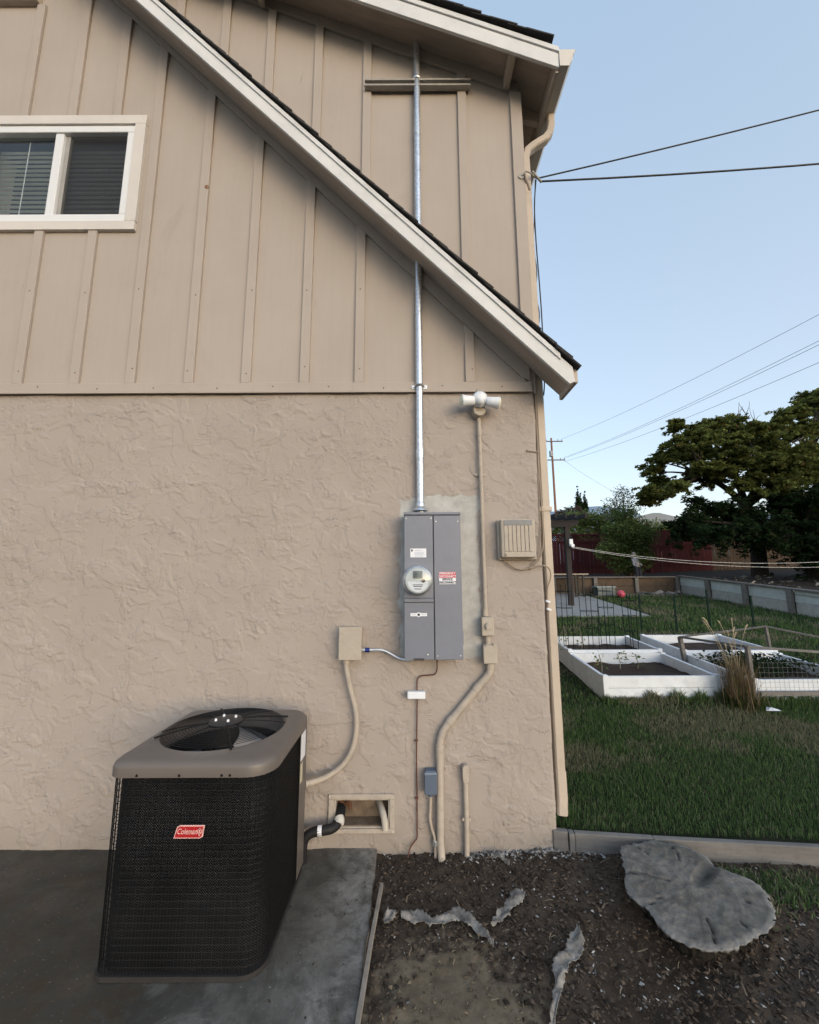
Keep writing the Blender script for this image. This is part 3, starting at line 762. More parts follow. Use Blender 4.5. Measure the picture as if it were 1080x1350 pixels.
for sgn, tilt in ((-1, -0.08), (1, -0.22)):
    ax = Vector((sgn, -0.15, tilt)).normalized(); c0 = Vector((0.476, -0.100, 2.752)) + ax * 0.034
    MB().tube([c0 - ax * 0.012, c0 + ax * 0.012], 0.013, 10).build('knuckle', M_WHITEPL, fl)
    c1 = c0 + ax * 0.008
    hd = MB().lathe([(0.0, 0.0), (0.026, 0.0), (0.031, 0.006), (0.034, 0.040), (0.039, 0.074), (0.0415, 0.086), (0.037, 0.086), (0.034, 0.074), (0.0, 0.070)], c1, ax, 24).build('lamp_head', M_WHITEPL, fl)
    MB().lathe([(0.036, 0.0765), (0.033, 0.090), (0.018, 0.098), (0.0, 0.100)], c1, ax, 20).build('lens', simple('pale_lamp_lens', (0.66, 0.66, 0.55), 0.3), hd)
MB().box(0.465, 0.481, -0.040, -0.0285, 2.808, 2.868).build('bracket', M_STRUT, fl, bevel=0.002)

tc = thing('thin_conduit', (0.477, -0.03, 1.34), 'slim tan conduit dropping from the flood light to the switch box', 'conduit')
MB().tube([(0.476, -0.034, 2.654), (0.478, -0.032, 2.26), (0.479, -0.032, 1.78), (0.480, -0.034, 1.338)], 0.0125, 12).build('pipe', M_PVC, tc)
for z in (2.545, 1.36): MB().tube([(0.477, -0.033, z - 0.02), (0.477, -0.033, z + 0.02)], 0.0158, 12).build('coupling', M_PVC, tc, bevel=0.002)
MB().box(0.440, 0.514, -0.014, -0.010, 2.255, 2.270).build('strap', M_PVC, tc, bevel=0.001)
b1 = thing('switch_box', (0.484, -0.012, 1.217), 'tan painted switch box on the conduit, above another tan box', 'electrical box')
MB().box(0.450, 0.519, -0.070, -0.012, 1.219, 1.336).build('box', M_BOXTAN, b1, bevel=0.008)
MB().box(0.447, 0.522, -0.078, -0.0705, 1.224, 1.331).build('cover', M_BOXTAN, b1, bevel=0.004)
MB().lathe([(0.019, 0.0), (0.019, 0.012), (0.014, 0.018), (0.0, 0.019)], (0.484, -0.078, 1.285), (0, -1, 0), 16).build('knob', M_BOXTAN, b1)
MB().bar((0.470, -0.092, 1.268), (0.502, -0.092, 1.276), 0.010, 0.012).build('toggle', M_BOXTAN, b1, bevel=0.002)
b2 = thing('outlet_box', (0.494, -0.012, 1.049), 'tan painted outlet box with notched lid, lower of the two on the conduit', 'electrical box')
MB().box(0.455, 0.531, -0.070, -0.012, 1.054, 1.170).build('box', M_BOXTAN, b2, bevel=0.008)
MB().box(0.451, 0.536, -0.080, -0.0705, 1.058, 1.166).build('lid', M_BOXTAN, b2, bevel=0.005)
for x in (0.467, 0.512): MB().box(x, x + 0.014, -0.083, -0.0705, 1.158, 1.174).build('hinge', M_BOXTAN, b2, bevel=0.002)
MB().tube([(0.486, -0.04, 1.2185), (0.488, -0.04, 1.1705)], 0.0165, 10).build('nipple', M_BOXTAN, b2)
MB().tube([(0.497, -0.04, 1.0535), (0.497, -0.04, 1.030)], 0.024, 10).build('connector', M_BOXTAN, b2)
pv = thing('pvc_conduit', (0.18, -0.03, 0.0), 'thick tan conduit slanting from the outlet box down into the soil', 'conduit')
MB().tube(smooth_path([(0.497, -0.040, 1.030), (0.4925, -0.038, 1.000), (0.470, -0.036, 0.968), (0.437, -0.035, 0.934)], 5) + smooth_path([(0.395, -0.035, 0.887), (0.330, -0.035, 0.813), (0.262, -0.035, 0.736)], 4) + smooth_path([(0.232, -0.035, 0.702), (0.198, -0.035, 0.655), (0.180, -0.035, 0.600), (0.177, -0.035, 0.560)], 5) + [(0.175, -0.036, 0.35), (0.173, -0.038, 0.05), (0.176, -0.05, 0.0), (0.180, -0.07, -0.06)], 0.0225, 16).build('pipe', M_PVC, pv)
for a, c in (((0.427, 0.922), (0.400, 0.892)), ((0.262, 0.736), (0.234, 0.704)), ((0.178, 0.585), (0.177, 0.510))):
    MB().tube([(a[0], -0.035, a[1]), (c[0], -0.035, c[1])], 0.0268, 16).build('coupling', M_PVC, pv, bevel=0.003)

# --- capped stub of conduit
sb = thing('conduit_stub', (0.328, -0.02, 0.0), 'short tan conduit stub with flat capped end, right of the thick conduit', 'conduit')
MB().tube([(0.328, -0.030, 0.372), (0.329, -0.030, 0.17), (0.327, -0.032, -0.05)], 0.0150, 12).build('pipe', M_PVC, sb)
MB().prism([(0.309, 0.455), (0.319, 0.470), (0.342, 0.470), (0.350, 0.455), (0.347, 0.384), (0.338, 0.370), (0.319, 0.370), (0.311, 0.384)], -0.052, -0.012).build('conduit_body', M_PVC, sb, bevel=0.004)
MB().box(0.303, 0.354, -0.036, -0.010, 0.160, 0.176).build('strap', M_PVC, sb, bevel=0.004)

# --- telephone / cable box with its cables
cb = thing('cable_box', (0.695, -0.012, 1.69), 'tan ribbed plastic cable box with grey strip near the house corner', 'cable box')
MB().box(0.572, 0.822, -0.040, -0.012, 1.692, 1.955).build('back_plate', M_BOXTAN, cb, bevel=0.008)
MB().box(0.584, 0.806, -0.092, -0.0405, 1.704, 1.953).build('cover', M_BOXTAN, cb, bevel=0.012)
MB().box(0.605, 0.784, -0.0975, -0.0925, 1.912, 1.944).build('strip', simple('grey_name_strip', (0.20, 0.21, 0.22), 0.5, var=0.15, scale=30), cb, bevel=0.001)
for i in range(7):
    x = 0.604 + i * 0.0262
    MB().box(x, x + 0.0225, -0.0975, -0.0925, 1.742, 1.909).build('rib', M_BOXTAN, cb, bevel=0.0025)
MB().box(0.602, 0.786, -0.0970, -0.0925, 1.708, 1.738).build('foot_strip', M_BOXTAN, cb, bevel=0.003)
MB().box(0.606, 0.613, -0.102, -0.0975, 1.712, 1.730).build('lock', M_WIRE, cb, bevel=0.001)
MB().lathe([(0.0, 0.010), (0.009, 0.008), (0.010, 0.0)], (0.835, -0.012, 1.852), (0, -1, 0), 10).build('grommet', M_STRUT, cb)
c1 = thing('cable', (0.75, -0.02, 1.6), 'tan cable looping under the cable box and round the house corner', 'cable')
MB().tube(smooth_path([(0.618, -0.030, 1.695), (0.640, -0.024, 1.668), (0.680, -0.022, 1.641), (0.730, -0.022, 1.630), (0.785, -0.022, 1.640), (0.840, -0.022, 1.655), (0.880, -0.024, 1.652), (0.905, -0.020, 1.632), (0.915, -0.01, 1.600), (0.912, 0.0, 1.560), (0.898, 0.01, 1.515), (0.893, 0.02, 1.44)]), 0.0045, 8).build('wire', M_WIRE, c1)
MB().tube([(0.778, -0.022, 1.637), (0.802, -0.022, 1.646)], 0.009, 8).build('splice', M_WIRE, c1)
c2 = thing('cable', (0.87, -0.02, 1.65), 'tan cable rising from the cable box along the house corner', 'cable')
MB().tube(smooth_path([(0.795, -0.024, 1.644), (0.825, -0.022, 1.675), (0.852, -0.020, 1.715), (0.876, -0.014, 1.800), (0.882, -0.006, 1.93), (0.880, 0.0, 2.18), (0.878, 0.0, 2.42), (0.880, 0.0, 2.75), (0.884, 0.0, 2.84)]), 0.0042, 8).build('wire', M_WIRE, c2)
c3 = thing('cable', (0.86, -0.02, 1.65), 'thin tan cable close beside the taller corner cable above the cable box', 'cable')
MB().tube(smooth_path([(0.785, -0.022, 1.660), (0.822, -0.020, 1.690), (0.848, -0.018, 1.76), (0.864, -0.012, 1.88), (0.866, -0.008, 2.05), (0.872, -0.004, 2.30), (0.875, -0.003, 2.42)]), 0.0033, 8).build('wire', M_WIRE, c3)
hk = thing('wall_hook', (0.83, -0.01, 2.42), 'thin metal screw hook sticking out of the stucco near the corner', 'hook')
MB().tube([(0.806, -0.010, 2.430), (0.840, -0.014, 2.424), (0.876, -0.012, 2.420)], 0.0040, 8).build('shank', M_WIRE, hk)
MB().lathe([(0.0, 0.012), (0.009, 0.010), (0.010, 0.0)], (0.806, -0.006, 2.430), (0, -1, 0), 10).build('eye', M_WIRE, hk)
for z, x in ((1.425, 0.893), (1.375, 0.897)):
    cl = thing('cable_clip', (x, 0.02, z), 'pale plastic cable clip on the downspout, %s of two' % ('upper' if z > 1.4 else 'lower'), 'clip', 'clips on the downspout')
    MB().obox((x, 0.012, z), (0.030, 0.024, 0.014), Matrix.Rotation(R(20), 3, 'Y')).build('clip', M_WHITE, cl, bevel=0.003)
nl = thing('nail_head', (-1.503, -0.02, 4.494), 'small rusty nail head on a siding batten right of the window', 'nail')
MB().lathe([(0.016, 0.0), (0.015, 0.006), (0.006, 0.008), (0.0, 0.006)], (-1.516, -0.0195, 4.494), (0, -1, 0), 12).build('nail', simple('rusty_nail', (0.22, 0.12, 0.08), 0.8, var=0.3, scale=60), nl)

# --- service drop: insulators at the corner, two spans to the street pole, slack tails
ins = thing('wire_bracket', (0.87, -0.02, 4.58), 'rusty wire bracket holding the service wires at the top corner', 'bracket')
MB().tube([(0.858, -0.0235, 4.570), (0.858, -0.031, 4.570)], 0.024, 12).build('washer', M_STRUT, ins)
MB().tube([(0.858, -0.031, 4.57), (0.885, -0.045, 4.595), (0.930, -0.02, 4.605), (0.985, 0.03, 4.615)], 0.0055, 8).build('arm', M_STRUT, ins)
MB().tube([(0.880, -0.04, 4.580), (0.888, -0.03, 4.53), (0.905, -0.02, 4.505), (0.918, -0.01, 4.470)], 0.009, 8).build('insulator', M_WIRE, ins)
MB().tube([(0.945, -0.01, 4.630), (1.030, 0.04, 4.590)], 0.009, 8).build('wedge_clamp', M_STRUT, ins)
def span(a, c, sag, n=24):
    a = Vector(a); c = Vector(c)
    return [a.lerp(c, i / n) - Vector((0, 0, sag * 4 * (i / n) * (1 - i / n))) for i in range(n + 1)]

w1 = thing('service_wire', (0.985, 0.03, 4.60), 'upper dark service wire climbing from the house corner to the right', 'wire')
MB().tube(span((0.99, 0.03, 4.612), (13, 0.2, 8.75), 0.22), 0.0062, 6).build('wire', M_BLACKW, w1)
w2 = thing('service_wire', (0.985, 0.03, 4.58), 'lower dark service wire leaving the house corner nearly level', 'wire')
MB().tube(span((1.02, 0.035, 4.592), (13, 0.2, 6.75), 0.36), 0.0075, 6).build('wire', M_BLACKW, w2)
for i, (pts, r, lab) in enumerate((
    ([(0.985, 0.03, 4.60), (0.972, 0.06, 4.40), (0.972, 0.07, 4.10), (0.978, 0.07, 3.80), (0.982, 0.07, 3.45), (0.975, 0.07, 3.0), (0.960, 0.06, 2.86)], 0.0045, 'straight dark drop wire hanging behind the upper house corner'),
    ([(0.975, 0.02, 4.59), (0.965, 0.05, 4.32), (0.948, 0.06, 4.05), (0.962, 0.06, 3.85), (0.945, 0.06, 3.66), (0.962, 0.06, 3.50), (0.945, 0.06, 3.36), (0.915, 0.04, 3.28)], 0.0035, 'wavy thin drop wire hanging behind the upper house corner'))):
    t_ = thing('drop_wire', pts[0], lab, 'wire')
    MB().tube(smooth_path(pts, 5), r, 6).build('wire', M_BLACKW, t_)

# ================================================================== GROUND
M_CONC = None
def make_conc():
    m = Mat('stained_dark_concrete')
    n1 = m.noise(1.6, 6, 0.65); n2 = m.noise(14, 6, 0.7); n3 = m.noise(5, 6, 0.72, dist=0.8); n4 = m.noise(60, 4, 0.7)
    n5 = m.noise(2.6, 8, 0.75, dist=1.2); n6 = m.noise(9, 7, 0.75, dist=0.6)
    base = m.mix(m.ramp(n1, 0.38, 0.62), (0.054, 0.050, 0.043), (0.165, 0.156, 0.140))
    base = m.mix(m.math('MULTIPLY', m.ramp(n5, 0.47, 0.60), 0.70), base, (0.042, 0.036, 0.028))
    # worn paler concrete towards the soil edge, dark mould on the left (it grows where the slab stays wet)
    sep = m.node('ShaderNodeSeparateXYZ', {0: m.tc.outputs['Object']})
    right = m.ramp(m.math('ADD', sep.outputs['X'], m.math('MULTIPLY', n5, 1.1)), -0.22, 0.30)
    base = m.mix(m.math('MULTIPLY', right, 0.80), base, m.mix(m.ramp(n6, 0.40, 0.62), (0.115, 0.109, 0.098), (0.29, 0.28, 0.265)))
    mould = m.math('MULTIPLY', m.ramp(m.math('ADD', m.math('MULTIPLY', sep.outputs['X'], -0.5), m.math('MULTIPLY', n3, 0.9)), 0.95, 1.3), 0.7)
    base = m.mix(mould, base, m.mix(m.ramp(n6, 0.4, 0.6), (0.055, 0.036, 0.019), (0.046, 0.043, 0.034)))
    base = m.mix(m.math('MULTIPLY', m.ramp(n2, 0.52, 0.64), 0.55), base, (0.050, 0.047, 0.043))
    base = m.mix(m.math('MULTIPLY', m.ramp(n4, 0.64, 0.70), 0.6), base, (0.30, 0.30, 0.29))
    m.bump(n2, 0.35, 0.006); m.bump(n4, 0.25, 0.002)
    return m.done(base, m.math('ADD', m.math('MULTIPLY', n2, 0.3), 0.6), 0, 0.3)
M_CONC = make_conc()
def concrete_pad():
    nx, ny = 150, 130
    xs = np.linspace(-5.2, -0.205, nx); ys = np.linspace(-3.4, 0.012, ny)
    X, Y = np.meshgrid(xs, ys)
    Z = 0.0 + 0.004 * fbm(X * 3, Y * 3, 4) + 0.010 * sstep(-2.2, -3.4, X)
    edge = 0.010 * fbm(Y * 9, Y * 0 + 3.3, 4)
    Xn = X + edge * sstep(-0.5, -0.2, X)
    top = np.stack([Xn, Y, Z], -1)
    side = top[:, -1:, :].copy(); side2 = side.copy()
    side[:, :, 0] += 0.006; side[:, :, 2] -= 0.008; side2[:, :, 0] += 0.010; side2[:, :, 2] -= 0.10
    V = np.concatenate([top, side, side2], 1)
    o = np_mesh('concrete_pad', V.reshape(-1, 3), grid_faces(nx + 2, ny), M_CONC)
    return tag(o, kind='structure')
concrete_pad()

def make_soil():
    m = Mat('dark_garden_soil')
    n1 = m.noise(9, 6, 0.7); n2 = m.noise(70, 5, 0.7); n3 = m.noise(3, 5, 0.6)
    dark = m.mix(m.ramp(n1, 0.3, 0.7), (0.034, 0.025, 0.019), (0.092, 0.070, 0.053))
    tan = m.mix(m.ramp(n1, 0.3, 0.7), (0.10, 0.080, 0.055), (0.19, 0.156, 0.112))
    base = m.mix(m.attr('bare'), dark, tan)
    base = m.mix(m.math('MULTIPLY', m.ramp(n2, 0.62, 0.72), 0.35), base, (0.15, 0.14, 0.12))
    m.bump(n2, 0.5, 0.006); m.bump(n1, 0.3, 0.01)
    return m.done(base, 0.95, 0, 0.15)
M_SOIL = make_soil()
def soil_h(X, Y):
    z = -0.030 + 0.016 * fbm(X * 5, Y * 5, 3) + 0.007 * fbm(X * 22, Y * 22, 3)
    z = z + 0.025 * sstep(0.35, 0.9, X) * sstep(-0.9, -0.2, Y)
    return z
def bare_mask(X, Y):
    e = 0.10 * fbm(X * 6 + 4, Y * 6, 4)
    d = np.sqrt(((X - 0.16) / 0.36) ** 2 + ((Y + 1.02) / 0.50) ** 2)
    return 1 - sstep(0.60, 1.05, d + e * 3.2 + 0.5 * fbm(X * 25, Y * 25, 3))
def soil():
    x0, x1, y0, y1 = -0.23, 3.9, -2.6, 0.03
    nx, ny = 330, 210
    xs = np.linspace(x0, x1, nx); ys = np.linspace(y0, y1, ny)
    X, Y = np.meshgrid(xs, ys)
    bm = bare_mask(X, Y)
    Z = soil_h(X, Y) * (1 - 0.5 * bm) - 0.012 * bm
    # hollow on the near side of the stump
    Z = Z - 0.06 * np.exp(-(((X - 0.98) / 0.16) ** 2 + ((Y + 0.78) / 0.22) ** 2))
    o = np_mesh('soil', np.stack([X, Y, Z], -1).reshape(-1, 3), grid_faces(nx, ny), M_SOIL, attrs={'bare': bm.ravel()})
    return tag(o, kind='structure')
soil()

def scatter_chips(name, n, xr, yr, smin, smax, mat, flat=0.5, zfun=soil_h, accept=None, lift=0.3, label=None):
    """thousands of little irregular lumps as one mass"""
    X = rng.uniform(*xr, n * 2); Y = rng.uniform(*yr, n * 2)
    if accept is not None:
        k = accept(X, Y); X = X[k]; Y = Y[k]
    X = X[:n]; Y = Y[:n]; n = len(X)
    s = smin + (smax - smin) * rng.random(n) ** 2.5
    base = np.array([[1, 0, 0], [-1, 0, 0], [0, 1, 0], [0, -1, 0], [0, 0, 1], [0, 0, -1.]])
    V = base[None] * (1 + rng.uniform(-.35, .35, (n, 6, 3))) + rng.uniform(-.25, .25, (n, 6, 3))
    V *= np.stack([np.ones(n), rng.uniform(.35, .9, n), rng.uniform(.2, .6, n) * flat * 1.6], -1)[:, None, :]
    # random rotation about z and a tilt
    a = rng.uniform(0, 6.28, n); c, sn = np.cos(a), np.sin(a)
    x = V[..., 0] * c[:, None] - V[..., 1] * sn[:, None]; y = V[..., 0] * sn[:, None] + V[..., 1] * c[:, None]
    ti = rng.normal(0, 0.35, n); z = V[..., 2] + x * np.tan(np.clip(ti, -.8, .8))[:, None]
    zz = zfun(X, Y)
    P = np.stack([x * s[:, None] + X[:, None], y * s[:, None] + Y[:, None], z * s[:, None] + (zz + s * lift)[:, None]], -1)
    f = np.array([[0, 2, 4], [2, 1, 4], [1, 3, 4], [3, 0, 4], [2, 0, 5], [1, 2, 5], [3, 1, 5], [0, 3, 5]])
    F = (f[None] + (np.arange(n) * 6)[:, None, None]).reshape(-1, 3)
    tone = np.repeat(rng.random(n), 6)
    o = np_mesh(name, P.reshape(-1, 3), F, mat, None, False, 'stuff', {'tone': tone})
    return tag(o, label)
def chip_mat(name, c0, c1, rough=0.9):
    m = Mat(name)
    t_ = m.attr('tone')
    return m.done(m.mix(t_, c0, c1), rough, 0, 0.2)
M_MULCH = chip_mat('mulch_chips', (0.016, 0.012, 0.009), (0.105, 0.079, 0.060))
M_GRAVEL = chip_mat('grey_gravel', (0.07, 0.065, 0.06), (0.42, 0.41, 0.40))
notbare = lambda X, Y: (bare_mask(X, Y) < rng.uniform(0.05, 0.9, len(X)))
tag(scatter_chips('mulch', 22000, (-0.19, 2.6), (-1.5, 0.0), 0.003, 0.016, M_MULCH, accept=notbare), 'dark wood mulch and soil clods in front of the house', 'mulch')
tag(scatter_chips('gravel', 1500, (-0.19, 2.6), (-1.35, -0.005), 0.003, 0.011, M_GRAVEL, accept=notbare), 'scattered pale gravel bits in the dark soil', 'gravel')
tag(scatter_chips('rubble', 900, (0.30, 1.15), (-0.10, 0.0), 0.004, 0.018, M_GRAVEL, accept=lambda X, Y: (rng.random(len(X)) < np.exp(Y / 0.04))), 'pale cement crumbs along the foot of the stucco wall', 'rubble')
tag(scatter_chips('clods', 700, (-0.18, 0.55), (-1.5, -0.5), 0.003, 0.014, chip_mat('tan_clods', (0.06, 0.048, 0.034), (0.17, 0.14, 0.10)), accept=lambda X, Y: bare_mask(X, Y) > 0.3, lift=0.6), 'small tan clods on the bare soil patch', 'clods')
tag(scatter_chips('pad_litter', 500, (-3.4, -0.22), (-1.3, -0.01), 0.002, 0.008, M_MULCH, zfun=lambda X, Y: X * 0 + 0.002, accept=lambda X, Y: rng.random(len(X)) < 0.15 + np.exp(-((X + 0.3) / 0.25) ** 2)), 'dark crumbs of mulch strewn on the concrete pad', 'litter')

# dry straw bits
def straws(name, n, xr, yr, L, zf, mat, label):
    V = []; F = []
    for i in range(n):
        x = random.uniform(*xr); y = random.uniform(*yr); a = random.uniform(0, math.pi); l = random.uniform(*L)
        z = float(zf(np.array([x]), np.array([y]))[0]) + 0.010
        p = [Vector((x, y, z)), Vector((x + l * .5 * math.cos(a), y + l * .5 * math.sin(a), z + random.uniform(0.002, 0.012))), Vector((x + l * math.cos(a + random.uniform(-.5, .5)), y + l * math.sin(a), z + random.uniform(-.002, .01)))]
        w = Vector((-math.sin(a), math.cos(a), 0)) * random.uniform(0.0010, 0.0022); k = len(V)
        for q in p: V += [q - w, q + w + Vector((0, 0, .0015))]
        F += [(k, k + 1, k + 3, k + 2), (k + 2, k + 3, k + 5, k + 4)]
    o = np_mesh(name, [tuple(v) for v in V], F, mat, None, False, 'stuff')
    return tag(o, label, 'straw')
M_STRAW = simple('dry_straw', (0.14, 0.115, 0.085), 0.8, var=0.3, scale=20)
straws('straw', 90, (-0.15, 2.4), (-1.3, -0.05), (0.02, 0.07), soil_h, M_STRAW, 'pale dry straw and twigs lying on the dark soil')

# ================================================================== AIR CONDITIONER
AX, AY, AH = -0.941, -0.465, 0.339
def rsq(h, rr0, n=12, cx=AX, cy=AY):
    """rounded square outline, counter-clockwise, starting mid right side"""
    pts = []
    for k, (sx, sy) in enumerate(((1, 1), (-1, 1), (-1, -1), (1, -1))):
        r = rr0 if k in (0, 3) else min(rr0, 0.045 + 0.25 * max(0, rr0 - 0.045))
        for i in range(n + 1):
            a = R(90 * k + 90 * i / n)
            pts.append((cx + sx * (h - r) + r * math.cos(a), cy + sy * (h - r) + r * math.sin(a)))
    return pts
def ring_wall(m, loop, z0, z1):
    n = len(loop)
    m.add([(x, y, z0) for x, y in loop] + [(x, y, z1) for x, y in loop], [(i, (i + 1) % n, (i + 1) % n + n, i + n) for i in range(n)], True)
    return m
def resample(loop, n):
    L = [0]
    for i in range(len(loop)): L.append(L[-1] + math.dist(loop[i], loop[(i + 1) % len(loop)]))
    out = []
    for k in range(n):
        t_ = L[-1] * k / n
        i = max(j for j in range(len(loop)) if L[j] <= t_)
        f = (t_ - L[i]) / max(1e-9, L[i + 1] - L[i]); p = loop[i]; q = loop[(i + 1) % len(loop)]
        out.append((p[0] + (q[0] - p[0]) * f, p[1] + (q[1] - p[1]) * f))
    return out, L[-1]
M_ACGREY = simple('brown_grey_ac_enamel', (0.125, 0.108, 0.098), 0.42, var=0.05, scale=5, spec=0.45, dirt=0.12)
M_ACBLACK = simple('black_ac_wire', (0.006, 0.006, 0.007), 0.55, spec=0.2)
def make_fin():
    m = Mat('black_perforated_coil_guard')
    u = m.attr('u'); sep = m.node('ShaderNodeSeparateXYZ', {0: m.tc.outputs['Object']}); z = sep.outputs['Z']
    p = 0.0105
    su = m.math('SINE', m.math('MULTIPLY', u, 2 * math.pi / p)); sz = m.math('SINE', m.math('MULTIPLY', z, 2 * math.pi / p))
    d = m.ramp(m.math('MULTIPLY', su, sz), 0.45, 0.85)
    n = m.noise(3.5, 5, 0.6); n2 = m.noise(30, 4, 0.6, (0.2, 0.2, 1))
    c = m.mix(m.math('MULTIPLY', d, m.math('MULTIPLY', m.ramp(n, 0.35, 0.65), 0.8)), (0.004, 0.004, 0.005), (0.13, 0.135, 0.145))
    c = m.mix(m.math('MULTIPLY', m.ramp(n2, 0.45, 0.7), 0.5), c, (0.006, 0.006, 0.008))
    m.bump(m.math('MULTIPLY', su, sz), 0.6, 0.003)
    return m.done(c, 0.6, 0, 0.2)
ac = thing('air_conditioner', (AX, AY, 0.0), 'black boxy outdoor air conditioner with brown-grey lid on the dark concrete pad', 'air conditioner')
# base pan
m = MB(); lp = rsq(AH + 0.008, 0.10); ring_wall(m, lp, 0.004, 0.024)
m.add([(x, y, 0.024) for x, y in lp], [tuple(range(len(lp)))])
m.build('base_pan', simple('dark_base_pan', (0.030, 0.028, 0.028), 0.6, var=0.2, scale=9, dirt=0.3), ac)
# coil behind the guard
loop, per = resample(rsq(AH - 0.016, 0.105, 16), 260)
V = []; U = []
for zi in np.linspace(0.022, 0.765, 3):
    for i, (x, y) in enumerate(loop + [loop[0]]): V.append((x, y, zi)); U.append(per * i / 260)
np_mesh('coil', V, grid_faces(261, 3), make_fin(), ac, True, attrs={'u': U})
# wire guard
g, per = resample(rsq(AH, 0.080, 10), 190)
m = MB()
for (x, y) in g: m.tube([(x, y, 0.022), (x, y, 0.762)], 0.0013, 4, False)
for zi in np.arange(0.05, 0.76, 0.026): m.tube([(x, y, zi) for x, y in g[::3]], 0.0014, 4, closed=True)
m.build('wire_guard', M_ACBLACK, ac, kind='stuff')
# lid with its fan opening
N = 112
outl, _ = resample(rsq(AH + 0.014, 0.115, 14), N)
outl = [outl[i] for i in range(N)]
oc = (AX - 0.004, AY + 0.0); RO = 0.292
def angpt(r, p): 
    a = math.atan2(p[1] - oc[1], p[0] - oc[0]); return (oc[0] + r * math.cos(a), oc[1] + r * math.sin(a))
rings = []
def lerp_ring(f, z, r=RO):
    return [(p[0] + (angpt(r, p)[0] - p[0]) * f, p[1] + (angpt(r, p)[1] - p[1]) * f, z) for p in outl]
def inset(p, d):
    c = (AX, AY); s_ = 1 - d / AH; return (c[0] + (p[0] - c[0]) * s_, c[1] + (p[1] - c[1]) * s_)
for d, z in ((0.006, 0.752), (0.0, 0.755), (0.0, 0.790), (0.004, 0.803), (0.014, 0.813), (0.028, 0.818)):
    rings.append([(*inset(p, d), z) for p in outl])
last = rings[-1]
for f, z in ((0.35, 0.822), (0.70, 0.828), (0.95, 0.835), (1.0, 0.834)):
    rings.append([(q[0] + (angpt(RO, p)[0] - q[0]) * f, q[1] + (angpt(RO, p)[1] - q[1]) * f, z) for p, q in zip(outl, last)])
for r, z in ((RO - 0.006, 0.826), (RO - 0.008, 0.74)):
    rings.append([(*angpt(r, p), z) for p in outl])
m = MB(); V = [v for rg in rings for v in rg]; F = []
for i in range(len(rings) - 1):
    for j in range(N): F.append((i * N + j, i * N + (j + 1) % N, (i + 1) * N + (j + 1) % N, (i + 1) * N + j))
m.add(V, F, True); lid = m.build('lid', M_ACGREY, ac)
for x in (-1.16, -0.98, -0.80, -0.765):
    MB().lathe([(0.0, 0.004), (0.005, 0.003), (0.006, 0.0)], (x, AY - AH - 0.0135, 0.764), (0, -1, 0), 8).build('screw', M_ACBLACK, lid)
# throat, fan, motor
M_DRUM = simple('black_fan_throat', (0.010, 0.010, 0.011), 0.7)
m = MB(); m.lathe([(0.287, 0.74), (0.287, 0.42), (0.0, 0.42)], (oc[0], oc[1], 0), (0, 0, 1), 48); m.build('fan_throat', M_DRUM, ac)
fan = MB().lathe([(0.0, 0.735), (0.045, 0.735), (0.05, 0.66), (0.0, 0.66)], (oc[0], oc[1], 0), (0, 0, 1), 20).build('fan_hub', M_DRUM, ac)
M_BLADE = simple('bare_aluminium_blade', (0.80, 0.82, 0.86), 0.38, 0.9, var=0.08)
for a0 in (-62, 58, 178):
    V = []; nn = 9
    for j in range(6):
        r = 0.05 + (0.272 - 0.05) * j / 5
        for i in range(nn):
            w = R(20 + 20 * j / 5)
            a = R(a0) + w * (i / (nn - 1) * 2 - 1)
            V.append((oc[0] + r * math.cos(a), oc[1] + r * math.sin(a), 0.700 + (i / (nn - 1) - 0.5) * (0.035 + 0.05 * j / 5)))
    o = MB().add(V, [(j * nn + i, j * nn + i + 1, (j + 1) * nn + i + 1, (j + 1) * nn + i) for j in range(5) for i in range(nn - 1)], True).build('fan_blade', M_BLADE, ac)
    sd = o.modifiers.new('thick', 'SOLIDIFY'); sd.thickness = 0.0015
# fan guard: rings, struts, motor plate
m = MB(); r = 0.075
dome = lambda r: 0.838 + 0.030 * (1 - (r / 0.30) ** 2)
while r < 0.289:
    m.tube([(oc[0] + r * math.cos(R(a)), oc[1] + r * math.sin(R(a)), dome(r)) for a in range(0, 360, 8)], 0.0014, 5, closed=True); r += 0.0135
for a in range(0, 360, 45):
    m.tube([(oc[0] + q * math.cos(R(a + 12)), oc[1] + q * math.sin(R(a + 12)), dome(q) - 0.003) for q in (0.05, 0.14, 0.22, 0.296)], 0.0022, 5)
fg = m.build('fan_guard', M_ACBLACK, ac, kind='stuff')
for a in (28, 208, 118, 298):
    m = MB(); m.tube([(oc[0] + q * math.cos(R(a)), oc[1] + q * math.sin(R(a)), dome(q) + 0.002) for q in (0.06, 0.16, 0.24, 0.312)], 0.0048, 8); m.build('guard_arm', M_ACBLACK, ac)
m = MB(); m.lathe([(0.0, 0.8745), (0.060, 0.874), (0.078, 0.871), (0.084, 0.866), (0.084, 0.858)], (oc[0], oc[1], 0), (0, 0, 1), 28); m.build('motor_cap', simple('dark_motor_cap', (0.03, 0.03, 0.032), 0.45), ac)
for a in (35, 125, 215, 305):
    MB().lathe([(0.0, 0.012), (0.006, 0.010), (0.007, 0.0)], (oc[0] + 0.048 * math.cos(R(a)), oc[1] + 0.048 * math.sin(R(a)), 0.8735), (0, 0, 1), 8).build('bolt', M_WHITE, ac)
